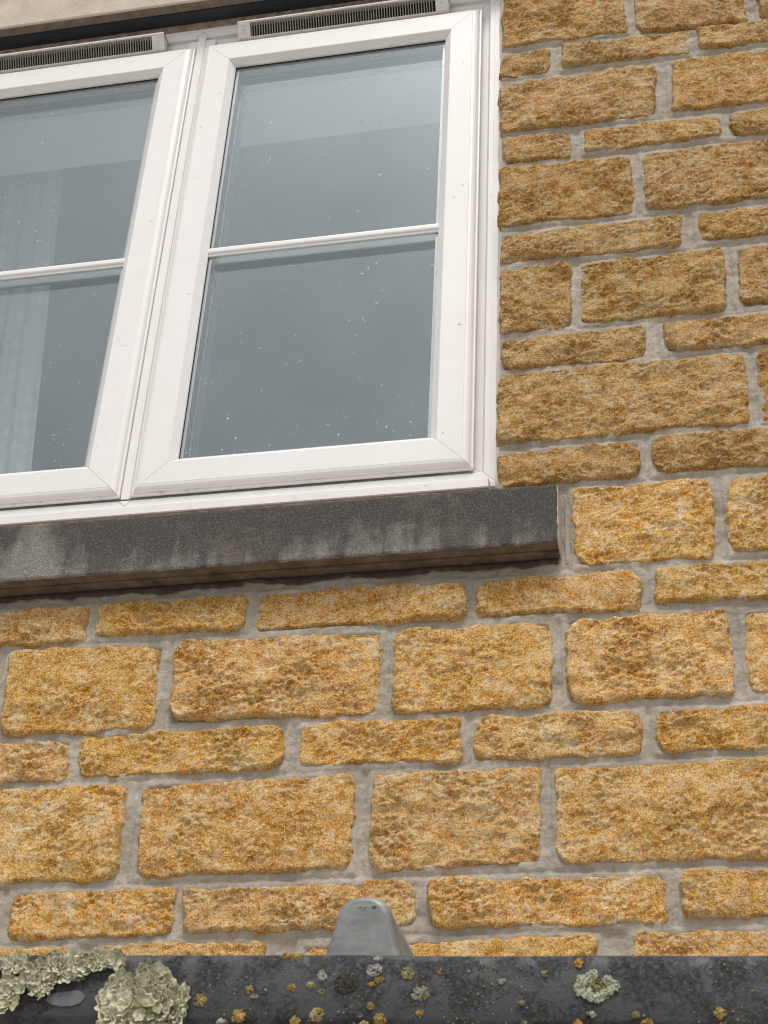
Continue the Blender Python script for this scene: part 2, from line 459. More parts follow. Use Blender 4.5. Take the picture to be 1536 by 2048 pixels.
# ------------------------------------------------------------------ the wall: mortar core and every stone
STONES = [
 (1,-0.2869,4.0880,-0.0589,4.0880,-0.0589,3.9439,-0.2869,3.9439,1),
 (1,-0.0413,4.0880,0.1528,4.0880,0.1528,3.9200,-0.0413,3.9419,1),
 (1,0.1772,4.0880,0.4672,4.0880,0.4672,3.9370,0.1772,3.9294,1),
 (2,-0.2888,3.9057,-0.2023,3.9189,-0.1989,3.8597,-0.2899,3.8577,1),
 (2,-0.1789,3.9226,0.0503,3.9202,0.0495,3.8632,-0.1780,3.8689,1),
 (2,0.0669,3.9195,0.2965,3.9190,0.2965,3.8650,0.0662,3.8670,1),
 (3,-0.2915,3.8352,-0.0097,3.8406,-0.0208,3.7122,-0.2900,3.7144,1),
 (3,0.0194,3.8430,0.3150,3.8410,0.3150,3.7140,0.0107,3.7161,1),
 (4,-0.2842,3.6966,-0.1667,3.6905,-0.1672,3.6311,-0.2846,3.6386,1),
 (4,-0.1421,3.6924,0.0874,3.6896,0.0895,3.6427,-0.1424,3.6408,1),
 (4,0.1088,3.6923,0.4064,3.6920,0.4064,3.6380,0.1040,3.6356,1),
 (5,-0.2897,3.6177,-0.0650,3.6157,-0.0656,3.4877,-0.2908,3.4842,1),
 (5,-0.0434,3.6158,0.1893,3.6170,0.1893,3.4860,-0.0453,3.4859,1),
 (6,-0.2875,3.4563,0.0117,3.4629,0.0117,3.3982,-0.2881,3.4020,1),
 (6,0.0392,3.4642,0.2535,3.4610,0.2535,3.4020,0.0379,3.4052,1),
 (7,-0.2870,3.3803,-0.1695,3.3867,-0.1754,3.2483,-0.2862,3.2458,1),
 (7,-0.1535,3.3760,0.0748,3.3776,0.0686,3.2510,-0.1562,3.2560,1),
 (7,0.0983,3.3759,0.5140,3.3780,0.5140,3.2520,0.0897,3.2638,1),
 (8,-0.2873,3.2243,-0.0565,3.2338,-0.0580,3.1680,-0.2870,3.1750,1),
 (8,-0.0297,3.2335,0.3308,3.2320,0.3308,3.1740,-0.0288,3.1781,1),
 (9,-0.2886,3.1577,0.0887,3.1577,0.0877,3.0285,-0.2930,3.0263,1),
 (9,0.1110,3.1561,0.3249,3.1570,0.3249,3.0290,0.1088,3.0342,1),
 (10,-0.2884,2.9991,-0.0756,3.0054,-0.0771,2.9440,-0.2895,2.9450,1),
 (10,-0.0564,3.0122,0.2335,3.0060,0.2335,2.9460,-0.0565,2.9499,1),
 (11,-0.1771,2.9283,0.0239,2.9257,0.0207,2.7934,-0.1758,2.7990,1),
 (11,0.0456,2.9258,0.4060,2.9270,0.4060,2.7980,0.0464,2.8024,1),
 (12,-1.1298,2.7800,-0.9175,2.7800,-0.9120,2.7219,-1.1298,2.7220,1),
 (12,-0.8996,2.7815,-0.6669,2.7824,-0.6633,2.7252,-0.8956,2.7277,1),
 (12,-0.6469,2.7820,-0.3354,2.7765,-0.3362,2.7153,-0.6429,2.7265,1),
 (12,-0.3189,2.7779,-0.0838,2.7791,-0.0851,2.7146,-0.3189,2.7260,1),
 (12,-0.0637,2.7798,0.2947,2.7800,0.2947,2.7220,-0.0669,2.7232,1),
 (13,-1.0313,2.7080,-0.7937,2.7058,-0.7838,2.5717,-1.0173,2.5692,1),
 (13,-0.7659,2.7084,-0.4559,2.7002,-0.4543,2.5718,-0.7609,2.5820,1),
 (13,-0.4350,2.7007,-0.2126,2.7041,-0.2114,2.5698,-0.4373,2.5756,1),
 (13,-0.1925,2.7009,0.0323,2.7071,0.0343,2.5776,-0.1889,2.5732,1),
 (13,0.0550,2.6965,0.2829,2.7040,0.2829,2.5740,0.0508,2.5753,1),
 (14,-1.1223,2.5560,-0.9092,2.5529,-0.9055,2.4934,-1.1223,2.4960,1),
 (14,-0.8902,2.5597,-0.5907,2.5585,-0.5860,2.4968,-0.8887,2.4996,1),
 (14,-0.5611,2.5620,-0.3365,2.5576,-0.3361,2.4962,-0.5630,2.5017,1),
 (14,-0.3181,2.5575,-0.0927,2.5560,-0.0943,2.4921,-0.3175,2.4977,1),
 (14,-0.0746,2.5513,0.1404,2.5560,0.1404,2.4960,-0.0747,2.4974,1),
 (15,-1.1093,2.4780,-0.8138,2.4813,-0.8047,2.3425,-1.1093,2.3450,1),
 (15,-0.7863,2.4712,-0.4810,2.4816,-0.4825,2.3484,-0.7765,2.3450,1),
 (15,-0.4568,2.4764,-0.2293,2.4814,-0.2304,2.3497,-0.4577,2.3442,1),
 (15,-0.2077,2.4743,0.0920,2.4780,0.0920,2.3450,-0.2088,2.3452,1),
 (16,-0.9576,2.3228,-0.7206,2.3270,-0.7149,2.2660,-0.9485,2.2619,1),
 (16,-0.7053,2.3227,-0.3915,2.3261,-0.3918,2.2693,-0.7029,2.2662,1),
 (16,-0.3775,2.3251,-0.0770,2.3231,-0.0718,2.2642,-0.3704,2.2656,1),
 (16,-0.0548,2.3278,0.1614,2.3250,0.1614,2.2660,-0.0525,2.2697,1),
 (17,-1.0851,2.2480,-0.8551,2.2470,-0.8551,2.1180,-1.0851,2.1180,1),
 (17,-0.8149,2.2501,-0.5891,2.2500,-0.5891,2.1180,-0.8149,2.1180,1),
 (17,-0.5412,2.2344,-0.1618,2.2473,-0.1618,2.1180,-0.5412,2.1180,1),
 (17,-0.1161,2.2519,0.0989,2.2480,0.0989,2.1180,-0.1161,2.1180,1),
 (-1,-0.1295,4.3157,0.2269,4.3188,0.2312,4.1795,-0.1321,4.1819,0),
 (-1,0.2457,4.3175,0.4631,4.3184,0.4632,4.1801,0.2455,4.1794,0),
 (-1,0.4814,4.3154,0.7085,4.3162,0.7122,4.1786,0.4800,4.1795,0),
 (-1,-2.0197,4.3161,-1.7165,4.3155,-1.7194,4.1790,-2.0191,4.1787,0),
 (0,-0.2864,4.1645,0.0774,4.1629,0.0758,4.0982,-0.2831,4.1026,0),
 (0,0.0985,4.1640,0.4557,4.1650,0.4584,4.0984,0.0942,4.0996,0),
 (0,0.4740,4.1662,0.7775,4.1680,0.7785,4.0997,0.4759,4.1020,0),
 (0,-1.7445,4.1657,-1.5287,4.1633,-1.5299,4.1024,-1.7443,4.1035,0),
 (0,-2.0604,4.1653,-1.7578,4.1669,-1.7579,4.0997,-2.0606,4.1002,0),
 (1,0.4868,4.0861,0.7873,4.0864,0.7888,3.9375,0.4875,3.9340,0),
 (1,-1.8255,4.0869,-1.5285,4.0902,-1.5235,3.9379,-1.8248,3.9367,0),
 (1,-2.2646,4.0898,-1.8475,4.0874,-1.8493,3.9378,-2.2695,3.9344,0),
 (2,0.3128,3.9196,0.5428,3.9194,0.5454,3.8677,0.3159,3.8624,0),
 (2,0.5628,3.9175,0.7940,3.9182,0.7926,3.8671,0.5678,3.8648,0),
 (2,-1.8270,3.9205,-1.5234,3.9189,-1.5237,3.8651,-1.8266,3.8677,0),
 (2,-2.1315,3.9162,-1.8416,3.9219,-1.8396,3.8662,-2.1332,3.8642,0),
 (3,0.3315,3.8412,0.5632,3.8418,0.5639,3.7157,0.3347,3.7122,0),
 (3,0.5855,3.8394,0.8142,3.8401,0.8113,3.7112,0.5828,3.7126,0),
 (3,-1.8276,3.8429,-1.5253,3.8401,-1.5238,3.7115,-1.8290,3.7138,0),
 (3,-2.1331,3.8434,-1.8418,3.8409,-1.8429,3.7158,-2.1363,3.7150,0),
 (4,0.4286,3.6919,0.7251,3.6937,0.7261,3.6398,0.4299,3.6374,0),
 (4,-1.8300,3.6900,-1.5245,3.6892,-1.5269,3.6378,-1.8265,3.6387,0),
 (4,-2.2084,3.6911,-1.8490,3.6898,-1.8523,3.6408,-2.2084,3.6382,0),
 (5,0.2101,3.6190,0.4362,3.6155,0.4367,3.4844,0.2084,3.4846,0),
 (5,0.4563,3.6184,0.7613,3.6180,0.7608,3.4861,0.4609,3.4883,0),
 (5,-1.7560,3.6141,-1.5266,3.6151,-1.5292,3.4878,-1.7582,3.4858,0),
 (5,-2.0755,3.6181,-1.7727,3.6169,-1.7713,3.4883,-2.0756,3.4841,0),
 (6,0.2742,3.4614,0.4907,3.4635,0.4888,3.4027,0.2742,3.4021,0),
 (6,0.5069,3.4628,0.8069,3.4595,0.8070,3.4043,0.5094,3.4045,0),
 (6,-1.7602,3.4587,-1.5284,3.4584,-1.5296,3.3994,-1.7570,3.4037,0),
 (6,-2.1937,3.4620,-1.7771,3.4633,-1.7722,3.4003,-2.1923,3.4014,0),
 (7,0.5320,3.3763,0.8322,3.3810,0.8304,3.2515,0.5301,3.2496,0),
 (7,-1.8128,3.3776,-1.5260,3.3770,-1.5224,3.2521,-1.8157,3.2549,0),
 (7,-2.2482,3.3755,-1.8319,3.3804,-1.8324,3.2535,-2.2486,3.2541,0),
 (8,0.3502,3.2299,0.6542,3.2324,0.6529,3.1715,0.3490,3.1751,0),
 (8,-1.8298,3.2291,-1.5308,3.2306,-1.5277,3.1723,-1.8298,3.1717,0),
 (8,-2.0611,3.2346,-1.8478,3.2298,-1.8462,3.1724,-2.0637,3.1720,0),
 (9,0.3446,3.1578,0.5572,3.1552,0.5567,3.0300,0.3406,3.0308,0),
 (9,0.5703,3.1570,0.8661,3.1571,0.8617,3.0287,0.5742,3.0299,0),
 (9,-1.8240,3.1564,-1.5259,3.1581,-1.5231,3.0281,-1.8240,3.0302,0),
 (9,-2.1399,3.1599,-1.8408,3.1541,-1.8421,3.0313,-2.1432,3.0263,0),
 (10,0.2568,3.0070,0.5533,3.0045,0.5533,2.9458,0.2525,2.9457,0),
 (10,0.5717,3.0089,0.8617,3.0032,0.8651,2.9443,0.5709,2.9450,0),
 (10,-1.7408,3.0042,-1.5258,3.0030,-1.5273,2.9435,-1.7415,2.9433,0),
 (10,-1.9729,3.0035,-1.7559,3.0081,-1.7607,2.9484,-1.9719,2.9466,0),
 (11,0.4269,2.9249,0.8453,2.9279,0.8412,2.8000,0.4263,2.7988,0),
 (11,-1.9652,2.9295,-1.6637,2.9274,-1.6633,2.7951,-1.9641,2.7998,0),
 (12,0.3160,2.7784,0.6120,2.7778,0.6140,2.7196,0.3168,2.7224,0),
 (12,0.6311,2.7785,0.9295,2.7797,0.9283,2.7246,0.6333,2.7196,0),
 (12,-1.5047,2.7785,-1.1487,2.7786,-1.1448,2.7202,-1.5047,2.7249,0),
 (12,-1.8298,2.7825,-1.5285,2.7773,-1.5264,2.7202,-1.8266,2.7210,0),
 (12,-2.1489,2.7804,-1.8506,2.7774,-1.8491,2.7230,-2.1465,2.7231,0),
 (13,0.3019,2.7038,0.5948,2.7070,0.5934,2.5729,0.3007,2.5738,0),
 (13,0.6138,2.7068,0.9016,2.7026,0.9002,2.5767,0.6102,2.5745,0),
 (13,-1.2832,2.7032,-1.0512,2.7048,-1.0531,2.5717,-1.2826,2.5740,0),
 (13,-1.6022,2.7067,-1.2991,2.7034,-1.2988,2.5735,-1.6009,2.5717,0),
 (13,-1.9047,2.7060,-1.6184,2.7066,-1.6149,2.5764,-1.9074,2.5732,0),
 (13,-2.2223,2.7015,-1.9220,2.7055,-1.9224,2.5727,-2.2272,2.5750,0),
 (14,0.1605,2.5546,0.4620,2.5541,0.4612,2.4987,0.1643,2.4979,0),
 (14,0.4826,2.5563,0.7786,2.5535,0.7830,2.4955,0.4811,2.4938,0),
 (14,-1.5627,2.5586,-1.1423,2.5558,-1.1410,2.4948,-1.5586,2.4989,0),
 (14,-1.8700,2.5559,-1.5774,2.5537,-1.5776,2.4935,-1.8685,2.4979,0),
 (14,-2.2433,2.5590,-1.8861,2.5538,-1.8876,2.4935,-2.2467,2.4935,0),
 (15,0.1121,2.4762,0.3374,2.4802,0.3395,2.3465,0.1085,2.3436,0),
 (15,0.3553,2.4808,0.7744,2.4780,0.7774,2.3472,0.3549,2.3436,0),
 (15,-1.3567,2.4776,-1.1287,2.4799,-1.1248,2.3428,-1.3580,2.3466,0),
 (15,-1.7959,2.4750,-1.3771,2.4806,-1.3745,2.3471,-1.7936,2.3435,0),
 (15,-2.0308,2.4808,-1.8161,2.4800,-1.8126,2.3471,-2.0264,2.3425,0),
 (16,0.1793,2.3234,0.6001,2.3259,0.5964,2.2638,0.1761,2.2668,0),
 (16,0.6158,2.3238,0.9209,2.3232,0.9168,2.2677,0.6152,2.2662,0),
 (16,-1.2764,2.3270,-0.9768,2.3252,-0.9750,2.2632,-1.2758,2.2669,0),
 (16,-1.5064,2.3260,-1.2919,2.3235,-1.2904,2.2686,-1.5080,2.2632,0),
 (16,-1.8175,2.3244,-1.5296,2.3238,-1.5246,2.2634,-1.8167,2.2642,0),
 (16,-2.2592,2.3233,-1.8360,2.3238,-1.8349,2.2660,-2.2595,2.2643,0),
 (17,0.1177,2.2486,0.4229,2.2453,0.4175,2.1186,0.1199,2.1193,0),
 (17,0.4411,2.2503,0.6701,2.2510,0.6713,2.1170,0.4369,2.1206,0),
 (17,-1.4050,2.2494,-1.1018,2.2509,-1.1042,2.1157,-1.4064,2.1155,0),
 (17,-1.7279,2.2508,-1.4274,2.2471,-1.4237,2.1199,-1.7260,2.1153,0),
 (17,-2.0425,2.2477,-1.7438,2.2494,-1.7429,2.1188,-2.0443,2.1188,0),
]

wall = thing('stone_wall', 'ochre rough-faced stone wall with grey mortar joints around the white window', 'wall', (0, 0, 0))
WX0, WX1, WZ0, WZ1 = -1.527, -0.287, 2.915, 4.190         # the window opening

def mortar_sheet(x0, x1, z0, z1, step, name='mortar'):
    nx = max(2, int((x1 - x0) / step) + 1); nz = max(2, int((z1 - z0) / step) + 1)
    X, Z = np.meshgrid(np.linspace(x0, x1, nx), np.linspace(z0, z1, nz))
    n = 0.0030 * pn(X * 22, Z * 30) + 0.0020 * pn(X * 70 + 9, Z * 70) + 0.0010 * pn(X * 190, Z * 190 + 4)
    D = np.full(X.shape, .03)                             # distance to the nearest stone: the joints are tooled hollow
    for row in STONES:
        qx = row[1:9:2]; qz = row[2:9:2]
        ax0, ax1, az0, az1 = min(qx) - .0035, max(qx) + .0035, min(qz) - .007, max(qz) + .003
        if ax1 < x0 - .03 or ax0 > x1 + .03 or az1 < z0 - .03 or az0 > z1 + .03: continue
        i0, i1 = np.searchsorted(X[0], (ax0 - .03, ax1 + .03)); k0, k1 = np.searchsorted(Z[:, 0], (az0 - .03, az1 + .03))
        sx_, sz_ = X[k0:k1, i0:i1], Z[k0:k1, i0:i1]
        ux, uz = np.maximum(ax0 - sx_, sx_ - ax1), np.maximum(az0 - sz_, sz_ - az1)
        dd = np.where((ux < 0) & (uz < 0), np.maximum(ux, uz), np.hypot(np.maximum(ux, 0), np.maximum(uz, 0)))
        D[k0:k1, i0:i1] = np.minimum(D[k0:k1, i0:i1], dd)
    n = n * .8 - .0020 + .0046 * np.clip(D / .0075, 0, 1) ** .8 + .0060 * np.clip((-D - .008) / .006, 0, 1)
    Y = n + .008 * np.clip(pn(X * 26 + 40, Z * 34) - .50, 0, .3) + .005 * np.clip(pn(X * 90 + 11, Z * 110) - .55, 0, .3)
    return np.stack([X, Y, Z], -1).reshape(-1, 3), grid_quads(nx, nz)

parts = []; off = 0; qs = []
for (a, b_, c, d, st) in ((WX1 - 0.001, 0.25, 2.70, 4.25, .0027), (-1.16, WX1 - .001, 2.05, 2.93, .0027), (WX1 - .001, 0.25, 2.05, 2.70, .0027),
                          (0.25, 0.75, 2.05, 4.45, .02), (-2.3, -1.16, 2.05, 2.93, .02), (-2.3, WX0 + .001, 2.93, 4.45, .02),
                          (WX0, 0.25, 4.25, 4.45, .02), (-2.3, 0.75, 0.0, 2.05, .08)):
    co, q = mortar_sheet(a, b_, c, d, st)
    parts.append(co); qs.append(q + off); off += len(co)
link('mortar', mesh_np('mortar', np.concatenate(parts), np.concatenate(qs)), MORTAR, wall)
core = MB()                                               # the block core behind the joints, with the window hole
core.box(-2.3, WX0, .012, .25, 0, 4.5); core.box(WX1, .75, .012, .25, 0, 4.5)
core.box(WX0, WX1, .012, .25, 0, 2.85); core.box(WX0, WX1, .075, .25, 4.19, 4.5)
core.build('wall_core', MORTAR, wall)

def build_stone(q, vis, idx, course):
    q = np.array(q, float).reshape(4, 2)                  # TL TR BR BL, world x z
    # visible outlines: the lower edge is seen where the stone meets the mortar, behind its face
    ex = .0027
    q = q + np.array([(-ex, .0024), (ex, .0024), (ex, -.0061), (-ex, -.0061)])
    cx, cz = q.mean(0)
    r = np.random.default_rng(1000 + idx)
    hx = 0.25 * (np.hypot(*(q[1] - q[0])) + np.hypot(*(q[2] - q[3]))); hz = 0.25 * (np.hypot(*(q[0] - q[3])) + np.hypot(*(q[1] - q[2])))
    step = 0.0019 if vis else 0.006
    nu = int(2 * hx / step) + 8; nv = int(2 * hz / step) + 8
    def axis(n, h):                                       # samples crowd towards the edge
        s = np.linspace(-1, 1, n); e = 0.006 / h
        return np.sign(s) * (np.abs(s) * (1 - e * 0.5) + e * 0.5 * np.abs(s) ** 9)
    A, B = np.meshgrid(axis(nu, hx), axis(nv, hz))
    rad4 = 0.007 + 0.023 * r.random(4) ** 1.3                     # a radius per corner
    rad = np.where(A < 0, np.where(B > 0, rad4[0], rad4[3]), np.where(B > 0, rad4[1], rad4[2]))
    X = A * hx; Z = B * hz
    ax, az = np.abs(X) - (hx - rad), np.abs(Z) - (hz - rad)
    corner = (ax > 0) & (az > 0)
    L2 = np.hypot(ax, az) + 1e-9; Li = np.maximum(ax, az)
    k = np.where(corner, Li / L2, 1.0)
    X2 = np.where(corner, np.sign(X) * (hx - rad + ax * k), X); Z2 = np.where(corner, np.sign(Z) * (hz - rad + az * k), Z)
    d = np.where(corner, rad - Li, np.minimum(hx - np.abs(X), hz - np.abs(Z)))     # distance to the outline
    d = np.maximum(d, 0)
    # bilinear to the traced quad
    s, t = (X2 / hx + 1) / 2, (Z2 / hz + 1) / 2
    P = (q[3] * (1 - t[..., None]) + q[0] * t[..., None]) * (1 - s[..., None]) + (q[2] * (1 - t[..., None]) + q[1] * t[..., None]) * s[..., None]
    px, pz = P[..., 0], P[..., 1]
    ox, oz = r.uniform(0, 300, 2)
    near = np.exp(-d / 0.018)
    wob = lambda f, o: pn(px * f + ox + o, pz * f + oz - o)
    px = px + near * (0.0042 * wob(20, 3) + 0.0028 * wob(65, 7) + 0.0021 * wob(150, 1))
    pz = pz + near * (0.0045 * wob(17, 13) + 0.0028 * wob(60, 17) + 0.0021 * wob(140, 11))
    ew = 0.0068 + 0.0040 * wob(30, 40)
    e = np.clip(d / ew, 0, 1)
    prof = 0.016 * (1 - (1 - e) ** 3.2)
    tilt = r.uniform(-0.012, 0.012) * (px - cx) / 0.3 + r.uniform(-0.004, 0.004) * (pz - cz) / 0.1
    f1 = wob(11, 50); f2 = wob(27, 60); f3 = 1 - 2 * np.abs(wob(48, 70)); f4 = wob(105, 80); f5 = 1 - 2 * np.abs(wob(150, 85)); f6 = wob(330, 90)
    f7 = wob(60, 97)
    gate = 0.65 + 0.9 * np.clip(wob(14, 33), -.5, .8)
    a_g = r.uniform(-.5, .5); gx_, gz_ = px * math.cos(a_g) + pz * math.sin(a_g), (pz * math.cos(a_g) - px * math.sin(a_g)) * 1.35
    gr_ = lambda f, o: pn(gx_ * f + ox + o, gz_ * f + oz - o)
    amp = r.uniform(.7, 1.3)
    b1 = gr_(38, 8); b2 = gr_(83, 9)
    rough = 0.0044 * f1 + 0.0032 * f2 + amp * (0.0030 * b1 + (0.0030 * b2 + 0.0020 * gr_(150, 85) + 0.0017 * f6 + 0.0009 * wob(245, 66)) * gate)
    face = np.clip(e * 1.15, 0.12, 1)
    y = 0.008 - prof - tilt * e - rough * face - 0.002 * np.clip((d - 0.012) / 0.04, 0, 1)
    y = np.where(d > .007, np.minimum(y, -.0032 - .0014 * b1 - .0010 * b2), y)
    y = np.where(d <= 1e-6, 0.009, y)
    co = np.stack([px - cx, y, pz - cz], -1).reshape(-1, 3)
    o = link('stone', mesh_np('stone', co, grid_quads(nu, nv)), STONE, wall, (cx, 0, cz))
    v = r.uniform(.93, 1.06) * (0.73 if course <= 10 else (.90 if course == 12 else 1.0))   # courses beside the window darker; the one under the sill dimmed for its shadow
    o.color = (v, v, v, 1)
    return o

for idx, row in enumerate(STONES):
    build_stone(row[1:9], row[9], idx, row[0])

# ------------------------------------------------------------------ lintel over the window
lt = thing('lintel', 'pale smooth stone lintel with dark steel underside, above the window at top left', 'lintel', (-0.92, 0, 4.194))
lm = MB(); lm.cur = 0
x0, x1 = -1.69 + .92, -0.150 + .92
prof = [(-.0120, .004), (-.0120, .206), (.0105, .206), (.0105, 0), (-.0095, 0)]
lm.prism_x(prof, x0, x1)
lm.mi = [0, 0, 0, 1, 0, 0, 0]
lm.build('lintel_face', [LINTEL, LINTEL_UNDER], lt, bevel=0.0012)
sm = MB(); sm.prism_x([(.0108, -.0015), (.0108, .1), (.075, .1), (.075, -.003), (.05, -.004)], WX0 + .92, WX1 + .92); sm.build('steel_lintel', STEEL, lt)

# ------------------------------------------------------------------ sill
sl = thing('window_sill', 'soot-stained grey stone sill projecting beneath the white window', 'sill', (-0.91, 0, 2.809))
sx0, sx1 = -1.625 + .91, -0.1965 + .91
nx, nz = 560, 42                                           # front face with its worn relief
X, Z = np.meshgrid(np.linspace(sx0, sx1, nx), np.linspace(0, .1025, nz))
edge = np.minimum.reduce([np.minimum(Z, .1025 - Z), X - sx0, sx1 - X])
wear = np.clip(1 - edge / .004, 0, 1) ** 2
Y = -.045 + .0032 * wear * (0.75 + 0.7 * pn(X * 60, Z * 60)) + .0007 * pn(X * 30, Z * 30) + .0005 * pn(X * 190, Z * 190)
Z = Z + .0014 * pn(X * 45, Z * 4 + 3) * wear
link('sill_face', mesh_np('sill_face', np.stack([X, Y, Z], -1).reshape(-1, 3), grid_quads(nx, nz)), SILL, sl)
um = MB()                                                  # underside with drip groove, ends, sloping top
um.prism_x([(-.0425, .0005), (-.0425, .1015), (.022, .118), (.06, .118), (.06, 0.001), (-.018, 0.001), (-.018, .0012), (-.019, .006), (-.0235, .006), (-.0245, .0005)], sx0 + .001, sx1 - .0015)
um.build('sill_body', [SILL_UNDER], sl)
em = MB(); em.box(sx1 - .0012, sx1 + .0008, -.0425, .012, .001, .1), em.build('sill_end', SILL_EDGE, sl)
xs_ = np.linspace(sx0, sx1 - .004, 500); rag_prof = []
for k in range(6):                                         # a ragged bead of dirty mortar, darkened to deepen the sill's shadow
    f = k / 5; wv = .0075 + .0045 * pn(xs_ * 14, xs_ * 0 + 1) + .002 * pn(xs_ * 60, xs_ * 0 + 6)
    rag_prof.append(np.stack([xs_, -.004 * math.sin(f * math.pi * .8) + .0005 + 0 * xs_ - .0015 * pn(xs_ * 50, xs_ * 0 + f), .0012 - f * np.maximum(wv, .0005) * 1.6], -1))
link('bedding_mortar', mesh_np('bedding_mortar', np.stack(rag_prof, 1).reshape(-1, 3), grid_quads(6, 500)), simple('sooty_shaded_mortar', (.050, .038, .027), .95, var=.5, scale=60), sl)
side = MB(); side.box(sx1 + .005, sx1 + .020, .0005, .02, -.01, .112); side.build('side_pointing', MORTAR, sl, bevel=0.003)

# ------------------------------------------------------------------ window
WIN = (-0.906, 0.042, 2.99)
win = thing('window', 'white plastic two-casement window wet with rain drops above the stained sill', 'window', WIN)
def wp(x, y, z): return (x - WIN[0], y - WIN[1], z - WIN[2])
def wring(mb, x0, x1, z0, z1, prof, gap=.0004):
    mb.ring(x0 - WIN[0], x1 - WIN[0], z0 - WIN[2], z1 - WIN[2], [(d, y - WIN[1]) for d, y in prof], gap)
def wbox(mb, x0, x1, y0, y1, z0, z1):
    mb.box(x0 - WIN[0], x1 - WIN[0], y0 - WIN[1], y1 - WIN[1], z0 - WIN[2], z1 - WIN[2])

FX0, FX1, FZ0, FZ1 = -1.523, -0.289, 2.976, 4.180
fm = MB()
wring(fm, FX0, FX1, FZ0, FZ1, [(0, .085), (0, .044), (.0015, .042), (.0200, .042), (.0206, .0426), (.0290, .0426), (.0315, .0450), (.0330, .052), (.056, .053), (.056, .105)], .00035)
fm.build('frame', UPVC, win)
mu = MB()                                                   # mullion with its stepped nose
mz0, mz1 = FZ0 + .042, FZ1 - .042
for (xa, xb, ya, yb, zo) in ((-.934, -.878, .0435, .10, 0), (-.9150, -.8980, .0418, .0436, -.0095), (-.9018, -.8990, .0400, .0419, -.0095)):
    wbox(mu, xa, xb, ya, yb, mz0 + zo, mz1 - zo)
mu.build('mullion', UPVC, win, bevel=.0006)
# welded V joints at the mullion ends
for zb, sg in ((FZ0 + .018, 1), (FZ1 - .018, -1)):
    for s2 in (-1, 1):
        a = np.array([-.906, zb]); b2 = np.array([-.906 + s2 * .014, zb + sg * .014]); nrm = np.array([.00022, .00022 * -s2 * sg])
        seam = MB(); seam.face([wp(a[0] - nrm[0], .0413, a[1] - nrm[1]), wp(b2[0] - nrm[0], .0413, b2[1] - nrm[1]), wp(b2[0] + nrm[0], .0413, b2[1] + nrm[1]), wp(a[0] + nrm[0], .0413, a[1] + nrm[1])]); seam.build('weld_seam', SEAM, win)
ns = MB()                                                   # sub-cill nose
ns.prism_x([(.020 - WIN[1], 2.9600 - WIN[2]), (.0185 - WIN[1], 2.9615 - WIN[2]), (.0185 - WIN[1], 2.9755 - WIN[2]), (.0205 - WIN[1], 2.9775 - WIN[2]), (.075 - WIN[1], 2.990 - WIN[2]), (.075 - WIN[1], 2.960 - WIN[2])], FX0 + .004 - WIN[0], -.3075 - WIN[0])
ns.build('cill_nose', UPVC, win)
bd = MB(); wbox(bd, FX0, -.300, .022, .07, 2.900, 2.9602); bd.build('bedding_strip', BED, win)
hs = MB(); wbox(hs, FX0, FX1, .0395, .07, 4.1725, 4.1935); hs.build('head_sealant', DIRTY_SEAL, win)
# sealant bead down the right jamb
zz = np.linspace(2.955, 4.19, 420)
prof_s = []
wv = .0022 * pn(zz * 9, zz * 0 + 2) + .0014 * pn(zz * 33, zz * 0 + 5)
for k in range(5):
    f = k / 4
    prof_s.append(np.stack([-.2860 - f * (.0145 + wv) - WIN[0], .040 - .022 * (1 - f) ** 1.3 - .002 * np.sin(np.pi * f) - WIN[1] + 0 * zz + f * .0025, zz - WIN[2]], -1))
link('jamb_sealant', mesh_np('jamb_sealant', np.stack(prof_s, 1).reshape(-1, 3), grid_quads(5, len(zz))), SEALANT, win)

SZ0, SZ1 = 3.0105, 4.1135
SASH_P = [(0, .0425), (0, .0392), (.0008, .0378), (.0028, .0374), (.0034, .0382), (.0042, .0376), (.0060, .0345), (.0085, .0325), (.0120, .0309), (.0160, .0302), (.0166, .0304), (.0171, .0300),
          (.0575, .0300), (.0580, .0303), (.0585, .0303), (.0690, .0402), (.0705, .0418), (.0708, .0440), (.0700, .0475)]
def drops(mb_list, n, x0, x1, z0, z1, y, rmin, rmax, power=3.0, ok=None, squash=.55, rr=None):
    """small sessile drops: flattened half balls"""
    rr = rr or np.random.default_rng(8)
    vs, fs = mb_list
    off = sum(len(v) for v in vs)
    k = 0
    while k < n:
        x, z = rr.uniform(x0, x1), rr.uniform(z0, z1)
        if ok is not None and not ok(x, z): continue
        k += 1
        rad = rmin + (rmax - rmin) * rr.random() ** power
        el = rr.uniform(.85, 1.35); nu_, nv_ = 9, 4
        th = np.linspace(0, 2 * np.pi, nu_)[None, :]; ph = np.linspace(0, np.pi / 2, nv_)[:, None]
        X_ = x + rad * np.cos(th) * np.cos(ph); Z_ = z + rad * el * np.sin(th) * np.cos(ph) - 0.25 * rad * np.sin(ph); Y_ = y - rad * squash * np.sin(ph) + 0 * th
        vs.append(np.stack([X_ - WIN[0], Y_ - WIN[1] + 0 * X_, Z_ - WIN[2]], -1).reshape(-1, 3)); fs.append(grid_quads(nu_, nv_, off)); off += nu_ * nv_

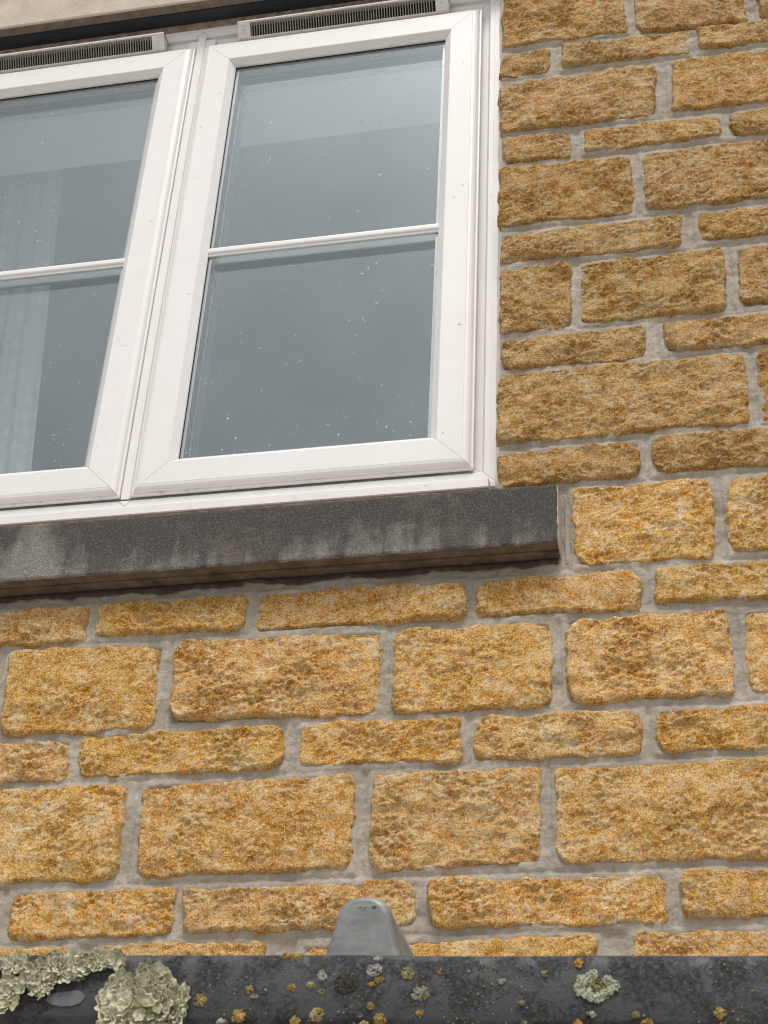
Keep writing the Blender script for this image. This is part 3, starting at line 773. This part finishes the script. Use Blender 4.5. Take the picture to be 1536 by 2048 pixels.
def make_sash(sx0, sx1, seed, label):
    rr = np.random.default_rng(seed)
    mb = MB(); wring(mb, sx0, sx1, SZ0, SZ1, SASH_P, .0003)
    for k_, i_ in enumerate(range(len(mb.f))): pass
    s_ = mb.build('sash', UPVC, win)
    s_['label'] = label
    gx0, gx1, gz0, gz1 = sx0 + .066, sx1 - .066, SZ0 + .066, SZ1 - .066
    for gy in (.0475, .0660):
        p = MB(); p.face([wp(gx0, gy, gz0), wp(gx1, gy, gz0), wp(gx1, gy, gz1), wp(gx0, gy, gz1)])
        po = p.build('glass_pane', GLASS, s_)
    ga = MB(); wring(ga, sx0 + .0688, sx1 - .0688, SZ0 + .0688, SZ1 - .0688, [(0, .0440), (.0016, .0452), (.0024, .0472)], 0)
    ga.build('gasket', RUBBER, s_)
    sp = MB(); wring(sp, sx0 + .0705, sx1 - .0705, SZ0 + .0705, SZ1 - .0705, [(0, .0485), (.006, .0485), (.006, .0655)], 0); sp.build('spacer_bar', SPACER, s_)
    inn = MB(); wring(inn, sx0 + .02, sx1 - .02, SZ0 + .02, SZ1 - .02, [(0, .068), (.048, .0675), (.060, .072), (.060, .100), (.0, .108)], 0); inn.build('inner_bead', INNER, s_)
    zc = 3.5445
    gb = MB()                                                # glazing bar stuck on the glass, stepped
    x_a, x_b = sx0 + .0700 - WIN[0], sx1 - .0700 - WIN[0]
    pf = [(.0475, -.0105), (.0450, -.0105), (.0440, -.0095), (.0438, -.0062), (.0415, -.0045), (.0405, -.002), (.0405, .0045), (.0420, .0065), (.0440, .0072), (.0448, .0105), (.0475, .0105)]
    gb.prism_x([(y - WIN[1], zc + z - WIN[2]) for y, z in reversed(pf)], x_a, x_b)
    gi = MB()
    gi.prism_x([(.0662 - WIN[1], zc - .011 - WIN[2]), (.0725 - WIN[1], zc - .009 - WIN[2]), (.0725 - WIN[1], zc + .009 - WIN[2]), (.0662 - WIN[1], zc + .011 - WIN[2])], x_a, x_b)
    gb.build('glazing_bar', UPVC, s_, bevel=.0005); gi.build('inner_glazing_bar', INNER, s_)
    L_ = ([], [])
    c1 = rr.uniform(gx0, gx1, 30); c2 = rr.uniform(gz0, gz1, 30)
    drops(L_, 150, gx0 + .01, gx1 - .01, gz0 + .01, gz1 - .01, .0474, .0008, .0018, 1.8, rr=rr)
    for a_, b_ in zip(c1, c2):                               # little clusters
        drops(L_, int(rr.integers(2, 7)), max(gx0, a_ - .018), min(gx1, a_ + .018), max(gz0, b_ - .014), min(gz1, b_ + .014), .0474, .0007, .0023, 1.8, rr=rr)
    drops(L_, 80, gx0 + .01, gx1 - .01, gz0 + .012, gz0 + .10, .0474, .0005, .0014, 2, rr=rr)
    rd = link('rain_drops', mesh_np('rain_drops', np.concatenate(L_[0]), np.concatenate(L_[1])), WATER, s_); rd['kind'] = 'stuff'
    L_ = ([], [])                                            # beads on the painted members and under the lower lips
    drops(L_, 16, sx0 + .02, sx0 + .055, SZ0 + .05, SZ1 - .05, .0300, .0009, .0022, 1.6, squash=.32, rr=rr)
    drops(L_, 16, sx1 - .055, sx1 - .02, SZ0 + .05, SZ1 - .05, .0300, .0009, .0022, 1.6, squash=.32, rr=rr)
    drops(L_, 15, sx0 + .03, sx1 - .03, SZ0 + .0005, SZ0 + .0025, .0382, .0022, .0038, 1.3, squash=.7, rr=rr)
    drops(L_, 12, sx0 + .05, sx1 - .05, SZ1 - .0712, SZ1 - .0690, .0412, .0018, .0032, 1.3, squash=.7, rr=rr)
    rd = link('rain_drops', mesh_np('rain_drops', np.concatenate(L_[0]), np.concatenate(L_[1])), BEAD, s_); rd['kind'] = 'stuff'
    return s_
make_sash(-.8965, -.3345, 21, 'right-hand casement of the pair, with a clear view of dark glass')
make_sash(-1.4785, -.9160, 22, 'left-hand casement of the pair, with a net curtain behind its glass')

def make_vent(xa, xb, label):
    v_ = MB()                                                # canopy: bright hood, end caps, lower lip
    def P(*pts): return [(y - WIN[1], z - WIN[2]) for y, z in pts]
    xo0, xo1 = xa - WIN[0], xb - WIN[0]
    v_.prism_x(P((.0425, 4.1500), (.0155, 4.1462), (.0140, 4.1450), (.0140, 4.1412), (.0160, 4.1404), (.0425, 4.1440)), xo0, xo1)
    lip = MB(); lip.prism_x(P((.0425, 4.1180), (.0310, 4.1150), (.0310, 4.1137), (.0425, 4.1137)), xo0, xo1)
    o = v_.build('trickle_vent', VENT, win, bevel=.0008)
    o['label'] = label; lip.build('vent_lip', VENT, o, bevel=.0006)
    for a_, b2 in ((xo0, xo0 + .026), (xo1 - .026, xo1)):
        c_ = MB(); c_.prism_x(P((.0425, 4.1490), (.0150, 4.1455), (.0150, 4.1400), (.0305, 4.1140), (.0425, 4.1140)), a_, b2); c_.build('end_cap', VENT, o, bevel=.0012)
    for a_ in (xo0 + .013, xo1 - .013):
        ym, zm = .0220 - WIN[1], 4.1283 - WIN[2]
        pts = [(a_ + .0017 * math.cos(q), ym - .0004 + .0017 * math.sin(q) * .5, zm - .0004 + .0017 * math.sin(q) * .86) for q in np.linspace(0, 2 * math.pi, 9)[:-1]]
        k_ = MB(); k_.face([(p_[0], p_[1] - .0004, p_[2]) for p_ in pts]); k_.build('screw', MESH, o)
    m_ = MB(); m_.prism_x(P((.0420, 4.1435), (.0270, 4.1425), (.0380, 4.1150), (.0420, 4.1150)), xo0 + .02, xo1 - .02); m_.build('insect_mesh', MESH, o)
    b_ = MB(); x_ = xo0 + .028; n_ = 0
    while x_ < xo1 - .028:
        b_.prism_x(P((.0165, 4.1408), (.0310, 4.1150), (.0335, 4.1160), (.0200, 4.1412)), x_, x_ + .0016); x_ += .0053; n_ += 1
    b_.cur = 0
    go = b_.build('grille', GRILLE, o); go['kind'] = 'stuff'
make_vent(-.8255, -.3985, 'right-hand slotted vent over the clear casement')
make_vent(-1.4090, -.9800, 'left-hand slotted vent over the curtained casement')

# drops on the frame and nose
L_ = ([], [])
rr = np.random.default_rng(77)
drops(L_, 22, FX0 + .03, -.33, 2.9625, 2.9745, .0185, .0008, .0020, 1.8, squash=.35, rr=rr)
drops(L_, 8, -.329, -.306, 3.02, 4.1, .0418, .0008, .0020, 1.8, squash=.35, rr=rr)
rd = link('rain_drops', mesh_np('rain_drops', np.concatenate(L_[0]), np.concatenate(L_[1])), BEAD, win); rd['kind'] = 'stuff'

# ------------------------------------------------------------------ the room behind
def struct(name, mb, mt):
    o = mb.build(name, mt); o['kind'] = 'structure'; return o
RX0, RX1, RY0, RY1, RZ0, RZ1 = -3.4, 1.2, .315, 4.3, 1.95, 4.36
b = MB(); b.box(RX0, RX1, RY1, RY1 + .1, RZ0, RZ1); struct('room_wall', b, ROOM)
b = MB(); b.box(RX0 - .1, RX0, RY0, RY1 + .1, RZ0, RZ1); struct('room_wall', b, ROOM)
b = MB(); b.box(RX1, RX1 + .1, RY0, RY1 + .1, RZ0, RZ1); struct('room_wall', b, ROOM)
b = MB(); b.box(RX0 - .1, RX1 + .1, RY0, RY1 + .1, RZ1 + .001, RZ1 + .1); struct('room_ceiling', b, ROOM)
b = MB(); b.box(RX0 - .1, RX1 + .1, RY0, RY1 + .1, RZ0 - .1, RZ0 - .001); struct('room_floor', b, simple('brown_carpet', (.12, .10, .085), .9))
b = MB()                                                     # inner leaf with plastered reveal
ix0, ix1, iz0, iz1 = -1.505, -.307, 3.010, 4.118
b.box(RX0 - .1, ix0, .109, RY0, RZ0, RZ1); b.box(ix1, RX1 + .1, .109, RY0, RZ0, RZ1)
b.box(ix0, ix1, .109, RY0, iz1, RZ1); b.box(ix0, ix1, .109, RY0, RZ0, iz0)
struct('room_window_reveal', b, PLASTER)

# net curtain hanging just inside the room at the left casement
cu_nx, cu_nz = 150, 40
S_, T_ = np.meshgrid(np.linspace(0, 1, cu_nx), np.linspace(0, 1, cu_nz))
right_edge = -1.215 - .115 * T_
cx_ = -1.78 + S_ * (right_edge + 1.78)
cy_ = .352 + .007 * np.sin(S_ * 38 + 5 * np.sin(S_ * 7) + .7 * np.sin(T_ * 3)) + .006 * pn(S_ * 9, T_ * 2)
cz_ = 2.95 + T_ * 1.25
me = mesh_np('net_curtain', np.stack([cx_, cy_, cz_], -1).reshape(-1, 3), grid_quads(cu_nx, cu_nz))
uv = me.uv_layers.new(name='UVMap')
li = np.empty(len(me.loops), np.int32); me.loops.foreach_get('vertex_index', li)
uvs = np.stack([(S_ * .9).ravel()[li], (T_ * 1.25).ravel()[li]], -1).astype(np.float32); uv.data.foreach_set('uv', uvs.ravel())
cu = link('net_curtain', me, curtain_material())
tag(cu, 'white sheer dotted net curtain hanging behind the left casement glass', 'curtain')

# ------------------------------------------------------------------ lean-to roof edge: gutter, cap, lichens
GA = math.radians(1.30)                                      # the gutter runs with a slight fall
GO = Vector((-0.2107, -1.0, 1.8833))
GM = Matrix.Translation(GO) @ Matrix.Rotation(GA, 4, 'Y')
gut = thing('gutter', 'dark grey gutter edge speckled with lichen, running across the bottom', 'gutter')
gut.matrix_world = GM
pf = [(.0062, .0), (.0040, -.0006), (.0018, -.0030), (.0004, -.0062), (.0, -.0090), (-.0004, -.020), (.0, -.0405), (.0012, -.0425), (.005, -.0450), (.028, -.062), (.055, -.066), (.085, -.062), (.098, -.048), (.100, .006), (.0985, .006), (.0965, -.047), (.084, -.060), (.055, -.0635), (.029, -.0595), (.0085, -.0435), (.0065, -.004), (.0060, -.0012)]
nx = 240
xs = np.linspace(-1.1, 1.0, nx)
prf = np.array(pf + [pf[0]])
co = np.zeros((nx, len(prf), 3)); co[..., 0] = xs[:, None]; co[..., 1] = prf[None, :, 0]; co[..., 2] = prf[None, :, 1]
co[..., 1] += .0006 * pn(xs * 4, xs * 0)[:, None]; co[..., 2] += .0005 * pn(xs * 9, xs * 0 + 3)[:, None]
link('channel', mesh_np('channel', co.reshape(-1, 3), grid_quads(len(prf), nx)[:, ::-1]), GUTTER, gut)
for xe in (-1.1, 1.0):
    ends = MB(); ends.prism_x([(y, z) for y, z in pf[:12]], xe - .002, xe + .002); ends.build('stop_end', GUTTER, gut)

rf = MB()                                                    # the lean-to roof the gutter serves
rf.prism_x([(-.93, 1.895), (.0, 2.085), (.0, 2.065), (-.93, 1.872)], -1.4, .75)
o = rf.build('lean_to_roof', simple('pale_grey_roof_sheet', (.40, .40, .39), .7)); o['kind'] = 'structure'
wl_ = MB(); wl_.box(-1.35, .72, -.89, -.80, 0, 1.87); o = wl_.build('lean_to_wall', MORTAR); o['kind'] = 'structure'

# grey metal cap behind the gutter: a tapering hood with a rounded crown
cap = thing('metal_cap', 'plain grey tapered metal cap standing up behind the dark gutter', 'cap', (-0.2312, -.975, 1.880))
def cap_section(y, ins, h):
    """straight flanks leaning in to a rounded crown"""
    pts = []
    wb, wt, rz_ = .0282 - ins, .0135 - ins, .0215
    for z in np.linspace(0, h - rz_, 8): pts.append((-(wb + (wt + .0062 - wb) * z / (h - rz_)), z))
    for q in np.linspace(0, math.pi / 2, 9)[1:]: pts.append((-(wt - .0085 + .0147 * math.cos(q)), h - rz_ + rz_ * math.sin(q)))
    pts += [(-x, z) for x, z in reversed(pts)]
    return [(x, y, z) for x, z in pts]
secs = [cap_section(0, .0030, .0470), cap_section(.0008, .0014, .0488), cap_section(.0024, .0005, .0499), cap_section(.005, 0, .0504), cap_section(.02, 0, .0500), cap_section(.052, -.001, .0485), cap_section(.075, -.002, .046)]
co = np.array(secs).reshape(-1, 3)
link('hood', mesh_np('hood', co, grid_quads(len(secs[0]), len(secs))[:, ::-1]), LEAD, cap)
fr = MB(); fr.face(secs[0]); fr.build('front_plate', LEAD, cap)
ba = MB(); ba.prism_x([(-.0035, -.02), (-.0035, .0045), (-.001, .0052), (.01, .0052), (.01, -.02)], -.033, .030); ba.build('base_flange', LEAD, cap, bevel=.0008)

FACE_Y = -1.0
def face_pt(px, py):
    """a point of the gutter's face, metres along it and down from its rim (measured in the photograph)"""
    return ((px - 768) * .000325, -(py - 1905) * .000322)

def gpos(s_, dn):
    return GM @ Vector((s_, -.0005 if dn < -.004 else .0015, dn))

def lump_cloud(n, rx, rz, rmin, rmax, seed, ring=0.0, thick=.5):
    """a tuft of tiny granules, as one mesh lying on a vertical face (local x, z; -y outward)"""
    r = np.random.default_rng(seed)
    vs, fs = [], []; off = 0
    for _ in range(n):
        a_ = r.uniform(0, 2 * np.pi); d_ = np.sqrt(r.uniform(ring * ring, 1))
        x, z = rx * d_ * np.cos(a_), rz * d_ * np.sin(a_)
        rad = r.uniform(rmin, rmax) * (1.15 - .4 * d_)
        nu_, nv_ = 8, 5
        th = np.linspace(0, 2 * np.pi, nu_)[None, :]; ph = np.linspace(-.35, np.pi / 2, nv_)[:, None]
        lob = 1 + .25 * np.sin(th * 3 + r.uniform(0, 6)) * np.cos(ph)
        X_ = x + rad * np.cos(th) * np.cos(ph) * lob; Z_ = z + rad * np.sin(th) * np.cos(ph) * lob
        Y_ = -(rad * .7 * np.sin(ph)) - .6 * thick * rad * (1 - d_) * r.uniform(.4, 1.6) + 0 * th
        vs.append(np.stack([X_, Y_ + 0 * X_, Z_], -1).reshape(-1, 3)); fs.append(grid_quads(nu_, nv_, off)); off += nu_ * nv_
    return mesh_np('lichen', np.concatenate(vs), np.concatenate(fs))

def ruffles(spots, seed):
    """leafy lobes: little cupped sheets with crinkled, upturned rims; spots = (x, z, heading, size, lift)"""
    r = np.random.default_rng(seed)
    vs, fs = [], []; off = 0
    nu_, nv_ = 13, 9
    U, V = np.meshgrid(np.linspace(-1, 1, nu_), np.linspace(0, 1, nv_))
    for x, z, hd, sz, lift in spots:
        w = sz * (.35 + .55 * np.sin(np.clip(V * 1.25, 0, 1) * np.pi / 2)) * r.uniform(.8, 1.2)
        rim = np.clip((np.abs(U) - .35) / .65, 0, 1) ** 1.6 * .55 + np.clip((V - .5) / .5, 0, 1) ** 1.5 * .65
        fr_ = r.uniform(2.0, 3.6); p0 = r.uniform(0, 6)
        lobes = .13 * np.sin(U * fr_ * 2.2 + p0)
        L2 = V * sz * (1 - .22 * U * U) * (1 + lobes * V)
        H = .62 * sz * (.06 + rim * r.uniform(.35, .75)) + sz * (.13 * np.sin(U * 5 + p0) + .07 * np.sin(U * 11 + 2 * p0) * V + .05 * np.sin(V * 13 + p0)) * V + lift
        lx = U * w; ly = L2
        c_, s_ = math.cos(hd), math.sin(hd)
        X_ = x + ly * c_ - lx * s_; Z_ = z + ly * s_ + lx * c_
        vs.append(np.stack([X_, -H, Z_], -1).reshape(-1, 3)); fs.append(grid_quads(nu_, nv_, off)); off += nu_ * nv_
    me = mesh_np('lichen', np.concatenate(vs), np.concatenate(fs))
    mi_ = np.zeros((nv_ - 1, nu_ - 1), np.int32); mi_[-1] = 1; mi_[-3:, [0, -1]] = 1     # pale lobe rims
    RIM.append((me, np.tile(mi_.ravel(), len(spots))))
    return me
RIM = []

def put(o, px, py):
    s_, dn = face_pt(px, py)
    o.matrix_world = Matrix.Translation(gpos(s_, dn)) @ Matrix.Rotation(GA, 4, 'Y')

# the big pale rosette
r_ = np.random.default_rng(31); spots = []
for k in range(190):
    a_ = r_.uniform(0, 2 * np.pi); d_ = np.sqrt(r_.uniform(0.0, 1.0))
    R_ = .0212 * (1 + .07 * math.sin(a_ * 5 + 1) + .05 * math.sin(a_ * 9)) * d_
    spots.append((R_ * math.cos(a_) * 1.12, R_ * math.sin(a_), a_ + r_.normal(0, .55), r_.uniform(.0045, .0088), .0010 + .0050 * r_.random() ** 2 * (1.2 - d_)))
base = lump_cloud(150, .0225, .0190, .002, .0035, 32)
ro = link('rosette_lichen', ruffles(spots, 33), [LICHEN, LICHEN_RIM]); put(ro, 297, 2016)
tag(ro, 'large pale green ruffled lichen rosette on the gutter, near the left end', 'lichen')
link('lichen_base', base, OLIVE, ro)  # dark base stands in for the shade between the lobes
# the spreading mat over the rim at far left
poly_top = lambda px: 1903 + 10 * math.sin(px * .05); spots = []
r_ = np.random.default_rng(41)
for k in range(460):
    px = r_.uniform(-260, 232); lim = 1912 + 90 * np.clip((232 - px) / 232, 0, 1.1) ** 1.25 * (1 + .18 * math.sin(px * .09)) + 6
    py = r_.uniform(1922, max(lim + 8, 1930))
    s_, dn = face_pt(px, py); s0, d0 = face_pt(60, 1940)
    spots.append((s_ - s0, dn - d0, r_.uniform(0, 6.28), r_.uniform(.0032, .0072), r_.uniform(.0005, .0035)))
ml = link('mat_lichen', ruffles(spots, 42), [LICHEN, LICHEN_RIM]); put(ml, 60, 1940)
tag(ml, 'pale green crusty lichen mat spilling over the gutter rim at the bottom left corner', 'lichen')
# the small rounded mint rosette on the right, with a dark bare centre
lobes = []; off = 0; fl_ = []
for k in range(17):
    a_ = k / 17 * 2 * math.pi + r_.normal(0, .06)
    if abs(a_ - 1.25) < .2: continue
    R_ = r_.uniform(.74, 1.0); lr = r_.uniform(.0023, .0036)
    me = lump_cloud(42, lr, lr, .0005, .0011, 500 + k, thick=2.2)
    c_ = np.empty(len(me.vertices) * 3, np.float32); me.vertices.foreach_get('co', c_); c_ = c_.reshape(-1, 3)
    q_ = np.empty(len(me.polygons) * 4, np.int32); me.loops.foreach_get('vertex_index', q_)
    c_[:, 0] += .0118 * R_ * math.cos(a_); c_[:, 2] += .0072 * R_ * math.sin(a_); lobes.append(c_); fl_.append(q_.reshape(-1, 4) + off); off += len(c_)
    bpy.data.meshes.remove(me)
mi = link('mint_lichen', mesh_np('lichen', np.concatenate(lobes), np.concatenate(fl_)), LICHEN_MINT); put(mi, 1174, 1969)
tag(mi, 'mint grey ring-shaped lichen with brown centre on the right half of the gutter', 'lichen')
link('lichen_centre', lump_cloud(60, .0085, .0050, .0007, .0013, 54), OLIVE, mi)

TUFTS = [  # x, y, half width, half height (photo pixels), kind, label
(585, 1911, 26, 10, 'Y', 'yellow moss tuft on the gutter rim left of the grey metal cap'),
(651, 1951, 13, 13, 'G', 'white-grey lichen tuft below the left edge of the grey metal cap'),
(593, 1975, 10, 9, 'Y', 'round yellow lichen tuft straight below the yellow moss on the rim'),
(630, 1971, 11, 9, 'O', 'olive lichen tuft between the round yellow tuft and the dark moss patch'),
(652, 1982, 8, 7, 'O', 'tiny brownish lichen tuft just below the white-grey tuft'),
(509, 1979, 10, 9, 'Y', 'small yellow lichen tuft midway between large rosette and grey cap'),
(520, 1993, 9, 7, 'G', 'small grey lichen tuft touching the yellow one right of the rosette'),
(412, 2001, 17, 15, 'YO', 'mustard lichen tuft touching the right side of the large rosette'),
(493, 2031, 17, 16, 'Y', 'bright yellow lichen pair at the bottom edge right of the rosette'),
(461, 2042, 12, 8, 'G', 'grey-yellow lichen at the bottom edge between rosette and bright yellow pair'),
(605, 2038, 12, 11, 'Y', 'yellow lichen at the bottom edge below the round yellow tuft'),
(647, 2027, 18, 17, 'YG', 'mixed yellow and grey lichen clump at the bottom below the dark moss'),
(752, 1941, 18, 15, 'G', 'grey lichen clump below the right side of the metal cap'),
(762, 1959, 11, 8, 'Y', 'ochre lichen tuft under the grey clump below the metal cap'),
(749, 1968, 8, 7, 'OR', 'small orange lichen tuft beside the dark moss patch'),
(700, 1966, 30, 24, 'M', 'dark moss patch on the gutter below the metal cap'),
(749, 2009, 9, 8, 'Y', 'small yellow lichen tuft below and right of the dark moss patch'),
(769, 2035, 15, 14, 'Y', 'large golden lichen tuft at the bottom centre of the gutter'),
(739, 2044, 11, 8, 'Y', 'golden lichen cut by the bottom edge, left of the large golden tuft'),
(818, 1946, 16, 14, 'O', 'olive-yellow lichen tuft right of the metal cap base'),
(844, 1985, 22, 17, 'OG', 'broad grey-olive lichen patch right of centre on the gutter'),
(879, 1943, 5, 6, 'Y', 'tiny lone yellow lichen dot right of the olive-yellow tuft'),
(845, 2021, 9, 7, 'Y', 'small yellow lichen below the broad grey-olive patch'),
(757, 1917, 12, 7, 'G', 'thin grey lichen on the rim at the foot of the metal cap'),
(1141, 1926, 10, 10, 'OR', 'round orange lichen just above and left of the mint ring lichen'),
(1035, 2000, 8, 6, 'O', 'dull yellow lichen dot left of and below the mint ring lichen'),
(959, 1930, 7, 6, 'G', 'pale lichen dot near the rim between metal cap and orange lichen'),
(1041, 2039, 7, 5, 'O', 'pale olive lichen at the bottom edge left of the orange tuft'),
(1138, 2040, 11, 11, 'OR', 'orange lichen at the bottom edge below the mint ring lichen'),
(1076, 1947, 9, 7, 'O', 'dark olive lichen curl left of the mint ring lichen'),
(996, 1961, 12, 6, 'G', 'faint grey lichen streak midway between patch and mint ring'),
(1394, 2018, 13, 14, 'Y', 'ochre lichen tuft low on the gutter toward the right end'),
(1398, 2040, 8, 7, 'Y', 'small ochre lichen at the bottom edge under the right-end tuft'),
(1264, 2036, 15, 8, 'Y', 'wide yellow lichen at the bottom right of the mint ring lichen'),
(1244, 2022, 9, 7, 'O', 'olive lichen tuft just above the wide yellow one'),
(1494, 1979, 12, 9, 'G', 'whitish lichen cluster at the far right end of the gutter'),
(1496, 1998, 8, 6, 'G', 'small whitish lichen below the far right cluster'),
(1163, 2022, 11, 7, 'G', 'grey lichen between mint ring and orange bottom tuft'),
(1336, 2042, 6, 5, 'Y', 'tiny yellow lichen at the bottom edge between wide yellow and ochre tufts'),
]
KM = {'Y': [YELLOW], 'O': [OLIVE], 'G': [GREY], 'M': [DARKMOSS], 'OR': [ORANGE], 'YO': [YELLOW, OLIVE], 'YG': [YELLOW, GREY], 'OG': [GREY, OLIVE]}
for k, (px, py, w, h, kd, lab) in enumerate(TUFTS):
    rx, rz = w * .00026, h * .00026
    n = int(np.clip(w * h * (.34 if kd != 'M' else .42), 12, 260)); gr = (.00045, .0012) if w > 8 else (.0004, .0009)
    me = lump_cloud(n, rx, rz, gr[0], gr[1], 100 + k, thick=1.0)
    mats = KM[kd]
    o = link('lichen_tuft' if kd != 'M' else 'moss_patch', me, mats)
    if len(mats) == 2:
        npf = len(me.polygons); per = 28
        mi_ = (np.arange(npf) // per) % 5 > 2
        me.polygons.foreach_set('material_index', mi_.astype(np.int32))
    put(o, px, py)
    tag(o, lab, 'lichen' if kd != 'M' else 'moss', 'small lichens on the gutter' if kd != 'M' else None)
for dx_, dz_, w_, mm_, lab in ((-.0010, .0420, .0026, GREY, 'tiny white lichen fleck near the top of the grey metal cap'), (.0070, .0425, .0017, YELLOW, 'tiny yellow lichen dot near the top of the grey metal cap')):
    o = link('lichen_tuft', lump_cloud(16, w_, w_ * .5, .0003, .0007, 700 + int(w_ * 1e5)), mm_, None, (-0.2312 + dx_, -.9752, 1.880 + dz_))
    tag(o, lab, 'lichen', 'small lichens on the gutter')
# uncountable specks and crust
vs, fs = [], []; off = 0
r_ = np.random.default_rng(61)
for k in range(560):
    px = r_.choice([r_.normal(840, 60), r_.normal(965, 45), r_.normal(700, 70), r_.normal(470, 60), r_.normal(1440, 60), r_.uniform(380, 1536)]); py = r_.uniform(1912, 2052)
    s_, dn = face_pt(px, py); rad = r_.uniform(.0002, .0007) * (1.4 if r_.random() < .1 else 1)
    th = np.linspace(0, 2 * np.pi, 6)[None, :]; ph = np.linspace(-.2, np.pi / 2, 3)[:, None]
    vs.append(np.stack([s_ + rad * np.cos(th) * np.cos(ph), -.0003 - rad * .8 * np.sin(ph) + 0 * th, dn + rad * np.sin(th) * np.cos(ph)], -1).reshape(-1, 3)); fs.append(grid_quads(6, 3, off)); off += 18
sp = link('lichen_specks', mesh_np('lichen_specks', np.concatenate(vs), np.concatenate(fs)), [GREY, OLIVE, DARKMOSS])
npf = len(sp.data.polygons); sp.data.polygons.foreach_set('material_index', ((np.arange(npf) // 10) * 7919 % 3).astype(np.int32))
sp.matrix_world = GM; sp['kind'] = 'stuff'; sp['label'] = 'fine grey and olive lichen specks on the gutter'
# pale scuffed patch of old paint between the mat and the rosette
pts = [(92, 2003), (100, 1991), (118, 1987), (136, 1986), (150, 1982), (166, 1984), (176, 1996), (168, 2008), (150, 2014), (128, 2015), (108, 2011)]
pm = MB(); pm.face([(face_pt(a_, b2)[0], -.0009, face_pt(a_, b2)[1]) for a_, b2 in pts])
pm.build('scuffed_patch', simple('worn_grey_paint', (.105, .112, .115), .6, var=.25, scale=150), gut)

for me, mi_ in RIM:
    if len(me.materials) > 1: me.polygons.foreach_set('material_index', mi_)
